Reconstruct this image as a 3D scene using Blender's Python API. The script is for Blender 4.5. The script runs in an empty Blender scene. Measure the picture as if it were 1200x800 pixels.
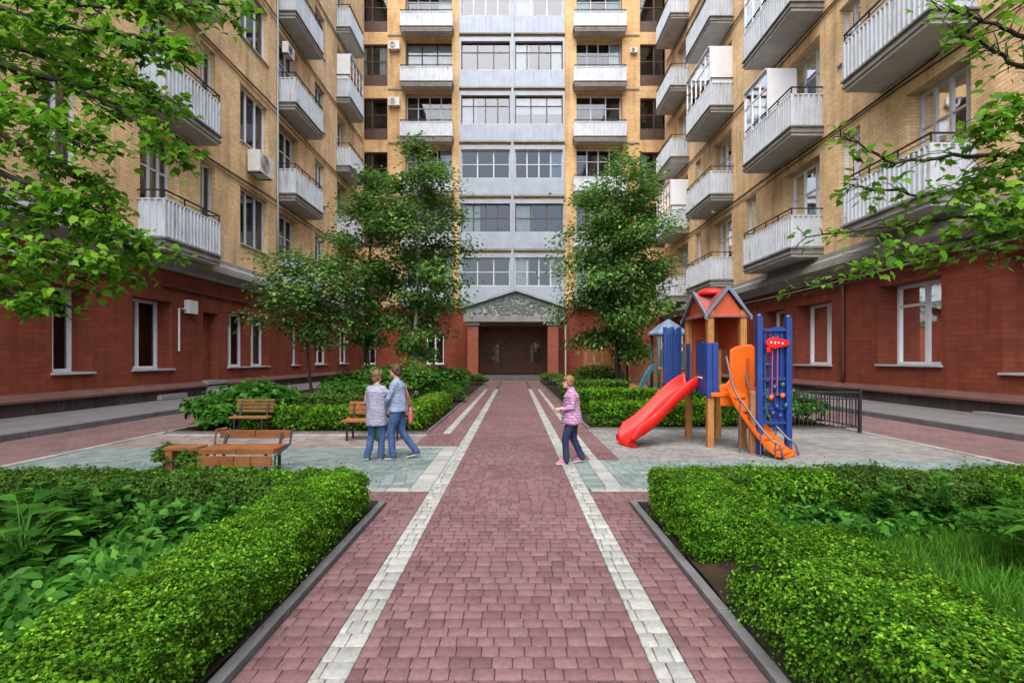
import bpy, math, random
import numpy as np
from mathutils import Vector, Matrix

random.seed(7)
RNG = np.random.default_rng(11)
SC = bpy.context.scene
COL = SC.collection
R = math.radians
PI = math.pi

# ------------------------------------------------------------------ helpers
def tag(o, label=None, cat=None, group=None, kind=None):
    if label: o['label'] = label
    if cat: o['category'] = cat
    if group: o['group'] = group
    if kind: o['kind'] = kind
    return o

def empty(name, loc, label, cat, group=None):
    o = bpy.data.objects.new(name, None)
    o.empty_display_size = .2
    o.location = loc
    COL.objects.link(o)
    return tag(o, label, cat, group)

def world_loc(o):
    v = Vector(o.location)
    while o.parent:
        o = o.parent
        v += Vector(o.location)
    return v

def link_mesh(name, me, parent=None, smooth=False):
    """vertices are in world coordinates; the object sits at its parent's origin"""
    o = bpy.data.objects.new(name, me)
    COL.objects.link(o)
    if parent is not None:
        o.parent = parent
        me.transform(Matrix.Translation(-world_loc(parent)))
    if smooth:
        me.polygons.foreach_set('use_smooth', [True] * len(me.polygons))
    return o

class MB:
    def __init__(self):
        self.v, self.f, self.m = [], [], []
        self.cur = 0
    def add(self, vs, fs):
        b = len(self.v)
        self.v.extend([tuple(p) for p in vs])
        for f in fs:
            self.f.append([b + i for i in f]); self.m.append(self.cur)
        return self
    def box(self, x0, x1, y0, y1, z0, z1):
        return self.add([(x0,y0,z0),(x1,y0,z0),(x1,y1,z0),(x0,y1,z0),(x0,y0,z1),(x1,y0,z1),(x1,y1,z1),(x0,y1,z1)],
                 [(0,3,2,1),(4,5,6,7),(0,1,5,4),(1,2,6,5),(2,3,7,6),(3,0,4,7)])
    def pbox(self, P, a0, a1, d0, d1, z0, z1):
        vs = [P(a,d,z) for z in (z0,z1) for a,d in ((a0,d0),(a1,d0),(a1,d1),(a0,d1))]
        return self.add(vs, [(0,3,2,1),(4,5,6,7),(0,1,5,4),(1,2,6,5),(2,3,7,6),(3,0,4,7)])
    def obox(self, c, ax, ay, az):
        """box from centre and three half-axis vectors"""
        c, ax, ay, az = map(Vector, (c, ax, ay, az))
        vs = [c + sx*ax + sy*ay + sz*az for sz in (-1,1) for sx,sy in ((-1,-1),(1,-1),(1,1),(-1,1))]
        return self.add(vs, [(0,3,2,1),(4,5,6,7),(0,1,5,4),(1,2,6,5),(2,3,7,6),(3,0,4,7)])
    def bar(self, a, b, w, h):
        a, b = Vector(a), Vector(b)
        t = (b - a); L = t.length; t.normalize()
        up = Vector((0,0,1)) if abs(t.z) < .95 else Vector((0,1,0))
        s = t.cross(up).normalized(); u = s.cross(t)
        return self.obox((a+b)/2, t*L/2, s*w/2, u*h/2)
    def quad(self, a, b, c, d):
        return self.add([a,b,c,d], [(0,1,2,3)])
    def tube(self, path, rad, n=8, cap=True):
        path = [Vector(p) for p in path]
        k = len(path)
        if not isinstance(rad, (list, tuple)): rad = [rad]*k
        b = len(self.v); prev = None
        for i, p in enumerate(path):
            t = (path[min(i+1,k-1)] - path[max(i-1,0)]).normalized()
            if prev is None:
                ref = Vector((0,0,1)) if abs(t.z) < .9 else Vector((1,0,0))
                s = t.cross(ref).normalized()
            else:
                s = (prev - t*prev.dot(t)).normalized()
            prev = s; u = t.cross(s)
            for j in range(n):
                a = 2*PI*j/n
                self.v.append(tuple(p + (s*math.cos(a) + u*math.sin(a))*rad[i]))
        for i in range(k-1):
            for j in range(n):
                j2 = (j+1) % n
                self.f.append([b+i*n+j, b+i*n+j2, b+(i+1)*n+j2, b+(i+1)*n+j]); self.m.append(self.cur)
        if cap:
            self.f.append([b+j for j in reversed(range(n))]); self.m.append(self.cur)
            self.f.append([b+(k-1)*n+j for j in range(n)]); self.m.append(self.cur)
        return self
    def loft(self, rings, n=16):
        """rings: (centre, rx vector, ry vector)"""
        b = len(self.v)
        for c, ax, ay in rings:
            c, ax, ay = Vector(c), Vector(ax), Vector(ay)
            for j in range(n):
                a = 2*PI*j/n
                self.v.append(tuple(c + ax*math.cos(a) + ay*math.sin(a)))
        k = len(rings)
        for i in range(k-1):
            for j in range(n):
                j2 = (j+1) % n
                self.f.append([b+i*n+j, b+i*n+j2, b+(i+1)*n+j2, b+(i+1)*n+j]); self.m.append(self.cur)
        self.f.append([b+j for j in reversed(range(n))]); self.m.append(self.cur)
        self.f.append([b+(k-1)*n+j for j in range(n)]); self.m.append(self.cur)
        return self
    def prism(self, poly, off):
        """closed polygon (3-D points) extruded by the vector off"""
        n = len(poly); off = Vector(off)
        vs = [Vector(p) for p in poly] + [Vector(p)+off for p in poly]
        fs = [tuple(reversed(range(n))), tuple(range(n, 2*n))]
        fs += [(i, (i+1)%n, n+(i+1)%n, n+i) for i in range(n)]
        return self.add(vs, fs)
    def build(self, name, mats, parent=None, smooth=False, bevel=0):
        me = bpy.data.meshes.new(name)
        me.from_pydata(self.v, [], self.f)
        if not isinstance(mats, (list, tuple)): mats = [mats]
        for m in mats: me.materials.append(m)
        if len(mats) > 1: me.polygons.foreach_set('material_index', self.m)
        o = link_mesh(name, me, parent, smooth)
        if bevel:
            md = o.modifiers.new('Bevel', 'BEVEL'); md.width = bevel; md.segments = 2; md.limit_method = 'ANGLE'
        return o

class NP:
    """vectorised mesh accumulator"""
    def __init__(self): self.V, self.F, self.M, self.n = [], [], [], 0
    def add(self, V, F, mat=0):
        V = np.asarray(V, dtype=np.float64).reshape(-1,3)
        F = np.asarray(F, dtype=np.int64)
        self.V.append(V); self.F.append(F + self.n); self.M.append(np.full(len(F), mat, dtype=np.int32)); self.n += len(V)
    def add_mb(self, mb, mat=0):
        b = self.n
        self.V.append(np.array(mb.v)); self.n += len(mb.v)
        for k in sorted(set(len(f) for f in mb.f)):
            F = np.array([f for f in mb.f if len(f) == k], dtype=np.int64)
            self.F.append(F + b); self.M.append(np.full(len(F), mat, dtype=np.int32))
    def build(self, name, mats, parent=None, smooth=False):
        V = np.concatenate(self.V)
        tot = np.concatenate([np.full(len(F), F.shape[1], dtype=np.int32) for F in self.F])
        flat = np.concatenate([F.ravel() for F in self.F]).astype(np.int32)
        st = np.concatenate([[0], np.cumsum(tot)[:-1]]).astype(np.int32)
        me = bpy.data.meshes.new(name)
        me.vertices.add(len(V)); me.vertices.foreach_set('co', V.ravel())
        me.loops.add(len(flat)); me.loops.foreach_set('vertex_index', flat)
        me.polygons.add(len(tot)); me.polygons.foreach_set('loop_start', st)
        try: me.polygons.foreach_set('loop_total', tot)
        except Exception: pass
        if not isinstance(mats, (list, tuple)): mats = [mats]
        for m in mats: me.materials.append(m)
        me.polygons.foreach_set('material_index', np.concatenate(self.M))
        me.update(calc_edges=True); me.validate()
        return link_mesh(name, me, parent, smooth)

def nrm(a): return a / np.maximum(np.linalg.norm(a, axis=-1, keepdims=True), 1e-9)

# leaf shapes: x across, y along, z fold
T_DIAMOND = (np.array([(0,0,0),(-.32,.45,.10),(0,1,-.04),(.32,.45,.10)]), [(0,3,2),(0,2,1)])
T_OVAL = (np.array([(0,0,0),(-.26,.25,.05),(-.27,.62,.06),(0,1,-.10),(.27,.62,.06),(.26,.25,.05)]), [(0,5,4,3),(0,3,2,1)])
T_LONG = (np.array([(0,0,0),(-.13,.25,.06),(-.15,.55,.03),(0,1,-.22),(.15,.55,.03),(.13,.25,.06),(0,.5,.0)]), [(0,5,4,6),(6,4,3,2),(0,6,2,1)])
T_BLADE = (np.array([(-.03,0,0),(.03,0,0),(.02,.6,.05),(0,1,.28),(-.02,.6,.05)]), [(0,1,2,4),(4,2,3,3)])
_mp = [(0,0,0),(.16,-.02,.01),(.36,.04,.03),(.36,.2,.03),(.50,.46,-.02),(.33,.50,.05),(.24,.74,.02),(.15,.76,.03),(0,1.05,-.12)]
_mv = np.array(_mp + [(-x,y,z) for x,y,z in reversed(_mp[1:-1])])
_mv = _mv*np.array([.82,1,1])
T_MAPLE = (_mv, [(0,1,2,3),(0,3,4,5),(0,5,6,7),(0,7,8,9),(0,9,10,11),(0,11,12,13),(0,13,14,15)])

def leaves(acc, P, N, T, size, tmpl, mat=0, wide=1.0):
    """P base points, N face normals, T directions along the leaf (arrays), size array"""
    V0, F0 = tmpl
    N = nrm(N); T = nrm(T - N*np.sum(T*N, axis=1, keepdims=True)); S = np.cross(T, N)
    size = np.asarray(size).reshape(-1,1,1)
    V = P[:,None,:] + size*(V0[None,:,0:1]*wide*S[:,None,:] + V0[None,:,1:2]*T[:,None,:] + V0[None,:,2:3]*N[:,None,:])
    n, k = len(P), len(V0)
    base = acc.n
    acc.V.append(V.reshape(-1,3)); acc.n += n*k
    off = (np.arange(n)*k)[:,None,None]
    for kk in (3,4):
        Fs = [tuple(f) for f in F0 if len(set(f)) == kk]
        if kk == 3: Fs = [tuple(dict.fromkeys(f)) for f in Fs]
        if Fs:
            F = (np.array(Fs)[None] + off).reshape(-1, kk) + base
            acc.F.append(F); acc.M.append(np.full(len(F), mat, dtype=np.int32))

def rnd_dirs(n): return nrm(RNG.normal(size=(n,3)))

def wob(P, s, seed=0.0):
    """cheap smooth noise in -1..1"""
    x,y,z = P[:,0]*s+seed, P[:,1]*s+seed*1.7, P[:,2]*s+seed*.6
    return (np.sin(x*1.7+2*np.sin(y*1.1)) + np.sin(y*2.3+1.5*np.sin(z*1.9+x*.7)) + np.sin(z*2.9+1.2*np.sin(x*1.3)+y))/3

# ------------------------------------------------------------------ materials
def newmat(name):
    m = bpy.data.materials.new(name); m.use_nodes = True
    nt = m.node_tree
    b = nt.nodes['Principled BSDF']
    return m, nt, b
def N(nt, t, **kw):
    n = nt.nodes.new(t)
    for k, v in kw.items():
        if hasattr(n, k): setattr(n, k, v)
    return n
def mixc(nt, blend, fac, a, b):
    n = nt.nodes.new('ShaderNodeMix'); n.data_type = 'RGBA'; n.blend_type = blend
    for sock, v in ((n.inputs[0], fac), (n.inputs[6], a), (n.inputs[7], b)):
        if isinstance(v, bpy.types.NodeSocket): nt.links.new(v, sock)
        elif isinstance(v, (int, float)): sock.default_value = v
        else: sock.default_value = (*v, 1)
    return n.outputs[2]
def ramp(nt, fac, stops):
    n = nt.nodes.new('ShaderNodeValToRGB')
    e = n.color_ramp.elements
    while len(e) < len(stops): e.new(.5)
    for el, (p, c) in zip(e, stops):
        el.position = p; el.color = (*c, 1) if len(c) == 3 else c
    nt.links.new(fac, n.inputs[0])
    return n.outputs[0]
def noise(nt, vec, scale, detail=4, rough=.55):
    n = N(nt, 'ShaderNodeTexNoise'); n.inputs['Scale'].default_value = scale
    n.inputs['Detail'].default_value = detail; n.inputs['Roughness'].default_value = rough
    if vec is not None: nt.links.new(vec, n.inputs['Vector'])
    return n.outputs['Fac']
def objco(nt): return N(nt, 'ShaderNodeTexCoord').outputs['Object']
def bump(nt, b, h, strength=.3, dist=.01):
    n = N(nt, 'ShaderNodeBump'); n.inputs['Strength'].default_value = strength; n.inputs['Distance'].default_value = dist
    nt.links.new(h, n.inputs['Height']); nt.links.new(n.outputs[0], b.inputs['Normal'])
G = lambda v: (v, v, v)

def paint(name, col, rough=.5, var=.25, scale=3.0, dirt=None, dirt_amt=.5, spec=.4, metal=0.0, bumpy=.0, streak=None):
    """painted / plain surface with blotchy variation and optional dirt stains"""
    m, nt, b = newmat(name)
    co = objco(nt)
    f = noise(nt, co, scale, 5, .6)
    c = mixc(nt, 'MULTIPLY', 1.0, col, ramp(nt, f, [(.25, G(1-var)), (.75, G(1+var*.3))]))
    if dirt:
        f2 = noise(nt, co, scale*.45+.9, 6, .7)
        c = mixc(nt, 'MIX', ramp(nt, f2, [(.52, G(0)), (.75, G(dirt_amt))]), c, dirt)
    if streak:                               # rusty run marks
        mp = N(nt, 'ShaderNodeMapping'); nt.links.new(co, mp.inputs[0]); mp.inputs['Scale'].default_value = (5,5,.5)
        c = mixc(nt, 'MIX', ramp(nt, noise(nt, mp.outputs[0], 1.3, 5, .65), [(.54, G(0)), (.72, G(.75))]), c, streak)
    nt.links.new(c, b.inputs['Base Color'])
    b.inputs['Roughness'].default_value = rough; b.inputs['Metallic'].default_value = metal
    b.inputs['Specular IOR Level'].default_value = spec
    if bumpy: bump(nt, b, noise(nt, co, scale*8, 4), bumpy, .01)
    return m

def brick(name, axis, c1, c2, mortar, bw, bh, ms=.008, dirt=.35, bstr=.5, tint=None):
    m, nt, b = newmat(name)
    co = objco(nt)
    sp = N(nt, 'ShaderNodeSeparateXYZ'); nt.links.new(co, sp.inputs[0])
    cb = N(nt, 'ShaderNodeCombineXYZ')
    ad = N(nt, 'ShaderNodeMath', operation='ADD'); nt.links.new(sp.outputs[0], ad.inputs[0]); nt.links.new(sp.outputs[1], ad.inputs[1])
    nt.links.new(ad.outputs[0] if axis[1] == 2 else sp.outputs[axis[0]], cb.inputs[0]); nt.links.new(sp.outputs[axis[1]], cb.inputs[1])
    t = N(nt, 'ShaderNodeTexBrick')
    nt.links.new(cb.outputs[0], t.inputs['Vector'])
    t.inputs['Color1'].default_value = (*c1,1); t.inputs['Color2'].default_value = (*c2,1); t.inputs['Mortar'].default_value = (*mortar,1)
    t.inputs['Scale'].default_value = 1; t.inputs['Brick Width'].default_value = bw; t.inputs['Row Height'].default_value = bh
    t.inputs['Mortar Size'].default_value = ms; t.inputs['Mortar Smooth'].default_value = .2; t.inputs['Bias'].default_value = 0
    c = t.outputs['Color']
    f = noise(nt, co, .35, 6, .65)
    c = mixc(nt, 'MULTIPLY', 1.0, c, ramp(nt, f, [(.3, G(1-dirt)), (.6, G(1.05))]))
    mp = N(nt, 'ShaderNodeMapping'); nt.links.new(co, mp.inputs[0]); mp.inputs['Scale'].default_value = (1.6,1.6,.18)
    f = noise(nt, mp.outputs[0], 1.0, 4, .6)          # rain streaks
    c = mixc(nt, 'MULTIPLY', .7, c, ramp(nt, f, [(.36, G(.92-dirt)), (.52, G(1))]))
    nt.links.new(c, b.inputs['Base Color'])
    b.inputs['Roughness'].default_value = .85; b.inputs['Specular IOR Level'].default_value = .2
    inv = N(nt, 'ShaderNodeMath', operation='SUBTRACT'); inv.inputs[0].default_value = 1; nt.links.new(t.outputs['Fac'], inv.inputs[1])
    bump(nt, b, inv.outputs[0], bstr, .012)
    return m

def leafmat(name, stops, transl=.35, rough=.45, clump=1.2, tcol=(.16,.30,.03), amp=.45):
    m, nt, b = newmat(name)
    g = N(nt, 'ShaderNodeNewGeometry')
    c = ramp(nt, g.outputs['Random Per Island'], stops)
    f = noise(nt, g.outputs['Position'], clump, 3, .6)
    c = mixc(nt, 'MULTIPLY', 1.0, c, ramp(nt, f, [(.3, G(1-amp)), (.7, G(1+amp*.5))]))
    nt.links.new(c, b.inputs['Base Color'])
    b.inputs['Roughness'].default_value = rough; b.inputs['Specular IOR Level'].default_value = .07
    tr = N(nt, 'ShaderNodeBsdfTranslucent')
    c2 = mixc(nt, 'MIX', .45, c, tcol)
    nt.links.new(c2, tr.inputs[0])
    mx = N(nt, 'ShaderNodeMixShader'); mx.inputs[0].default_value = transl
    nt.links.new(b.outputs[0], mx.inputs[1]); nt.links.new(tr.outputs[0], mx.inputs[2])
    nt.links.new(mx.outputs[0], nt.nodes['Material Output'].inputs[0])
    return m

def paver_mat(name, stops, rough=.8):
    m, nt, b = newmat(name)
    g = N(nt, 'ShaderNodeNewGeometry')
    c = ramp(nt, g.outputs['Random Per Island'], stops)
    f = noise(nt, g.outputs['Position'], .55, 5, .65)
    c = mixc(nt, 'MULTIPLY', 1.0, c, ramp(nt, f, [(.3, G(.76)), (.62, G(1.06))]))
    f2 = noise(nt, g.outputs['Position'], 28, 4, .7)
    c = mixc(nt, 'MULTIPLY', 1.0, c, ramp(nt, f2, [(.3, G(.74)), (.7, G(1.16))]))
    nt.links.new(c, b.inputs['Base Color'])
    b.inputs['Roughness'].default_value = rough; b.inputs['Specular IOR Level'].default_value = .3
    bump(nt, b, noise(nt, g.outputs['Position'], 70, 4), .5, .006)
    return m

def wood(name, c1, c2, rough=.45, axis=(1,14,14)):
    m, nt, b = newmat(name)
    co = objco(nt)
    mp = N(nt, 'ShaderNodeMapping'); nt.links.new(co, mp.inputs[0]); mp.inputs['Scale'].default_value = axis
    f = noise(nt, mp.outputs[0], 3.0, 6, .65)
    c = ramp(nt, f, [(.3, c1), (.7, c2)])
    f2 = noise(nt, co, 2.2, 4, .7)
    c = mixc(nt, 'MULTIPLY', 1.0, c, ramp(nt, f2, [(.3, G(.6)), (.65, G(1.08))]))
    nt.links.new(c, b.inputs['Base Color'])
    b.inputs['Roughness'].default_value = rough; b.inputs['Specular IOR Level'].default_value = .4
    bump(nt, b, f, .25, .004)
    return m

def glassmat(name, tint=(.75,.85,.9), base=.10):
    m, nt, b = newmat(name)
    nt.nodes.remove(b)
    tr = N(nt, 'ShaderNodeBsdfTransparent'); tr.inputs[0].default_value = (*tint,1)
    gl = N(nt, 'ShaderNodeBsdfGlossy'); gl.inputs['Roughness'].default_value = .03; gl.inputs[0].default_value = (.95,.97,1,1)
    fr = N(nt, 'ShaderNodeFresnel'); fr.inputs[0].default_value = 1.5
    co = objco(nt)
    bm = N(nt, 'ShaderNodeBump'); bm.inputs['Strength'].default_value = .12; bm.inputs['Distance'].default_value = .03
    nt.links.new(noise(nt, co, 1.1, 2), bm.inputs['Height']); nt.links.new(bm.outputs[0], gl.inputs['Normal'])
    ad = N(nt, 'ShaderNodeMath', operation='ADD'); ad.inputs[1].default_value = base; ad.use_clamp = True
    nt.links.new(fr.outputs[0], ad.inputs[0])
    mx = N(nt, 'ShaderNodeMixShader')
    nt.links.new(ad.outputs[0], mx.inputs[0]); nt.links.new(tr.outputs[0], mx.inputs[1]); nt.links.new(gl.outputs[0], mx.inputs[2])
    nt.links.new(mx.outputs[0], nt.nodes['Material Output'].inputs[0])
    return m

M = {}
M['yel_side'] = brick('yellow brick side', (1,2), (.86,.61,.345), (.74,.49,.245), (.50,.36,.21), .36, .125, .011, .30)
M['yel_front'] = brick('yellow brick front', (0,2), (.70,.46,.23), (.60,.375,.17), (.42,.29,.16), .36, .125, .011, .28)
M['red_side'] = brick('red tile side', (1,2), (.235,.058,.031), (.185,.045,.025), (.11,.032,.021), .42, .16, .006, .24, .35)
M['red_front'] = brick('red tile front', (0,2), (.235,.058,.031), (.185,.045,.025), (.11,.032,.021), .42, .16, .006, .24, .35)
M['plinth'] = brick('plinth tile', (1,2), (.085,.062,.060), (.065,.048,.046), (.03,.025,.022), .34, .6, .008, .4, .3)
M['ledge'] = paint('plinth ledge', (.14,.066,.054), .6, .35, 1.5, (.16,.12,.10), .5)
M['cornice'] = paint('grey stucco cornice', (.33,.32,.30), .8, .35, 1.3, (.14,.12,.10), .7, .2, 0, .3)
M['slab'] = paint('balcony concrete', (.47,.46,.44), .8, .25, 1.6, (.20,.17,.14), .6, .2, 0, .2)
M['slab_edge'] = paint('weathered slab edge', (.25,.24,.22), .85, .4, 2.2, (.09,.075,.06), .7, .2, 0, .3)
M['para'] = paint('white metal parapet', (.54,.585,.63), .55, .16, 1.4, (.33,.29,.25), .45, streak=(.22,.16,.11))
M['panel'] = paint('bluish white panel', (.30,.355,.42), .45, .22, .8, (.30,.28,.26), .4, streak=(.20,.19,.18))
M['pvc'] = paint('white window plastic', (.74,.76,.78), .4, .10, 2.0)
M['oldframe'] = paint('grey painted frame', (.55,.56,.57), .5, .25, 2.0)
M['brownframe'] = paint('brown wood frame', (.085,.045,.028), .5, .35, 2.5)
M['sillm'] = paint('grey metal sill', (.42,.44,.46), .45, .2, 2.0)
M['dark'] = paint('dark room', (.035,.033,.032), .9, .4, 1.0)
M['curtain'] = paint('pale curtain', (.62,.60,.56), .9, .25, 1.5)
M['curtain_warm'] = paint('ochre curtain', (.36,.27,.18), .9, .3, 1.5)
M['curtain_blue'] = paint('blue grey curtain', (.34,.41,.47), .9, .3, 1.5)
M['glass'] = glassmat('window glass', base=.03)
M['glass_hi'] = glassmat('loggia glass', base=.06)
M['iron'] = paint('black iron', (.018,.018,.019), .5, .3, 5)
M['pipe'] = paint('pale gas pipe', (.62,.58,.54), .5, .25, 3)
M['brownpipe'] = paint('brown drainpipe', (.09,.03,.022), .45, .25, 3)
M['acwhite'] = paint('air conditioner white', (.66,.66,.63), .5, .12, 3, (.34,.30,.25), .4)
M['roofgrey'] = paint('slate grey roofing', (.30,.35,.37), .6, .4, 1.2, (.10,.11,.08), .7, .3, 0, .4)
M['stucco_mossy'] = paint('weathered grey pediment', (.36,.42,.40), .75, .5, 2.6, (.10,.12,.08), .7, .3, 0, .6)
M['door'] = wood('dark door wood', (.20,.065,.028), (.34,.125,.055), .4, (14,14,1))
M['redcol'] = paint('red painted column', (.27,.075,.048), .7, .3, 1.8, (.40,.25,.18), .4, .3, 0, .2)
M['stone'] = paint('worn concrete', (.26,.25,.24), .85, .3, 2, (.13,.12,.11), .5, .2, 0, .4)
M['soil'] = paint('garden soil', (.028,.020,.014), .95, .5, 6, (.05,.04,.025), .6, .1, 0, .8)
M['turf'] = paint('turf base', (.016,.040,.010), .95, .5, 4, (.035,.03,.018), .5, .1, 0, .6)
M['asphalt'] = paint('courtyard asphalt', (.085,.080,.080), .9, .3, 2, (.05,.045,.045), .5, .2, 0, .3)
M['walk'] = paint('grey sidewalk', (.145,.140,.142), .88, .25, 1.2, (.085,.075,.072), .6, .2, 0, .3)
M['kerb'] = paint('kerb concrete', (.12,.12,.122), .85, .35, 3, (.05,.05,.045), .6, .2, 0, .4)
M['joint'] = paint('sandy joint', (.060,.045,.042), .95, .4, 8)
M['pv_red'] = paver_mat('mauve paver', [(0,(.098,.051,.055)),(.25,(.122,.065,.069)),(.6,(.138,.076,.079)),(.85,(.154,.088,.090)),(1,(.134,.083,.087))])
M['pv_white'] = paver_mat('white paver', [(0,(.215,.225,.21)),(.5,(.27,.28,.265)),(1,(.315,.325,.31))])
M['pv_green'] = paver_mat('green grey paver', [(0,(.105,.150,.145)),(.5,(.145,.19,.185)),(1,(.185,.22,.215))])
M['pv_grey'] = paver_mat('pinkish grey paver', [(0,(.15,.128,.124)),(.5,(.195,.165,.158)),(1,(.235,.205,.195))])
M['pv_sand'] = paver_mat('sandy grey paver', [(0,(.145,.148,.142)),(.5,(.185,.184,.176)),(1,(.22,.216,.205))])
M['hedge'] = leafmat('hedge leaf', [(0,(.06,.045,.012)),(.03,(.010,.048,.004)),(.35,(.042,.145,.008)),(.75,(.10,.26,.012)),(1,(.21,.39,.028))], .34, .42, 3.2, (.20,.38,.02), .6)
M['hedge_yellow'] = leafmat('yellow green hedge leaf', [(0,(.05,.11,.012)),(.5,(.12,.20,.02)),(1,(.28,.27,.03))], .38, .42, 2.2, (.25,.34,.02))
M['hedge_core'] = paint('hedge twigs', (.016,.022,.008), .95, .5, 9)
M['bush'] = leafmat('bush leaf', [(0,(.016,.070,.010)),(.5,(.045,.14,.018)),(1,(.10,.22,.03))], .3, .4, 1.2, (.10,.25,.03))
M['bush_light'] = leafmat('light bush leaf', [(0,(.03,.08,.012)),(.5,(.06,.14,.02)),(1,(.12,.21,.03))], .3, .4, 1.2, (.14,.28,.03))
M['bush_rust'] = leafmat('rusty bush leaf', [(0,(.06,.05,.015)),(.5,(.14,.07,.02)),(1,(.10,.13,.02))], .3, .5, 2.0, (.2,.14,.03))
M['bigleaf'] = leafmat('big garden leaf', [(0,(.018,.085,.010)),(.6,(.045,.155,.018)),(1,(.09,.24,.03))], .35, .38, 2.0, (.10,.30,.03), .4)
M['maple'] = leafmat('maple leaf', [(0,(.025,.11,.006)),(.5,(.08,.225,.014)),(1,(.19,.36,.03))], .45, .38, .8, (.16,.36,.02))
M['treeleaf'] = leafmat('courtyard tree leaf', [(0,(.035,.11,.02)),(.5,(.10,.225,.045)),(1,(.22,.36,.09))], .38, .42, .9, (.10,.22,.04))
M['grass'] = leafmat('grass blade', [(0,(.022,.095,.008)),(.5,(.05,.17,.012)),(1,(.11,.25,.025))], .3, .5, 1.5, (.12,.3,.03))
M['bark'] = paint('grey brown bark', (.055,.042,.033), .95, .5, 8, (.02,.016,.013), .7, .1, 0, .9)
M['birch'] = paint('pale birch bark', (.42,.40,.36), .85, .4, 6, (.04,.035,.03), .9, .2, 0, .6)
M['relief'] = paint('shade toned relief', (.19,.215,.19), .8, .4, 3)  # darker tone paints in the relief's shadows, which soft light leaves out
M['petal'] = paint('white petal', (.7,.7,.66), .6, .1)
M['benchwood'] = wood('varnished bench wood', (.21,.070,.022), (.35,.135,.042), .4, (1,14,14))
M['rustwood'] = wood('old rusty slat', (.13,.055,.018), (.24,.12,.035), .7, (1,14,14))
M['post'] = wood('honey timber post', (.30,.125,.030), (.44,.205,.055), .45, (14,14,1))
M['fencewood'] = wood('ochre fence board', (.26,.10,.04), (.36,.16,.06), .7, (9,9,1))
M['red'] = paint('red plastic', (.54,.010,.007), .42, .2, 2, (.36,.02,.015), .4, .3)
M['orange'] = paint('orange plastic', (.66,.12,.008), .42, .2, 2, (.42,.09,.02), .4, .3)
M['blue'] = paint('blue painted board', (.008,.040,.205), .45, .35, 3, (.03,.07,.20), .4, .5)
M['redboard'] = paint('red painted board', (.46,.075,.022), .5, .3, 3)
M['blueroof'] = paint('slate blue roof board', (.11,.16,.24), .5, .3, 3, (.28,.30,.33), .4)
M['redroof'] = paint('dull red roof', (.24,.062,.055), .55, .3, 3, (.35,.16,.12), .4)
M['teal'] = paint('teal painted slide', (.02,.085,.13), .4, .3, 3)
M['darkgreen'] = paint('dark green pole', (.02,.06,.055), .5, .3, 3)
M['whitemark'] = paint('white sign mark', (.75,.72,.7), .5, .05)
M['pinkrope'] = paint('faded pink rail', (.36,.07,.13), .5, .2, 3)
M['steel'] = paint('dull steel tube', (.12,.12,.15), .4, .3, 6, None, 0, .5, .4)
# ------------------------------------------------------------------ buildings
W, F = 13.5, 46.0
PL = lambda a, d, z: (-W - d, a, z)      # left facade: a = along the court, d = into the wall
PR = lambda a, d, z: (W + d, a, z)       # right facade
PF = lambda a, d, z: (a, F + d, z)       # far facade
yl = lambda u: 600*W/(603-u)
yr = lambda u: 600*W/(u-603)
xf = lambda u: (u-603)*F/600

def wall(P, a0, a1, z0, z1, holes, bk=.3):
    """wall sheet with openings; every opening gets reveals. hole = (a0,a1,z0,z1,depth)"""
    mb = MB()
    A = sorted({a0, a1, *[min(max(h[i],a0),a1) for h in holes for i in (0,1)]})
    Z = sorted({z0, z1, *[min(max(h[i],z0),z1) for h in holes for i in (2,3)]})
    for i in range(len(A)-1):
        for j in range(len(Z)-1):
            ca, cz = (A[i]+A[i+1])/2, (Z[j]+Z[j+1])/2
            if any(h[0] < ca < h[1] and h[2] < cz < h[3] for h in holes): continue
            mb.quad(P(A[i],0,Z[j]), P(A[i+1],0,Z[j]), P(A[i+1],0,Z[j+1]), P(A[i],0,Z[j+1]))
    for b0, b1, c0, c1, d in holes:
        mb.quad(P(b0,0,c0), P(b0,d,c0), P(b0,d,c1), P(b0,0,c1))
        mb.quad(P(b1,0,c0), P(b1,d,c0), P(b1,d,c1), P(b1,0,c1))
        mb.quad(P(b0,0,c0), P(b1,0,c0), P(b1,d,c0), P(b0,d,c0))
        mb.quad(P(b0,0,c1), P(b1,0,c1), P(b1,d,c1), P(b0,d,c1))
    return mb

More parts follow.
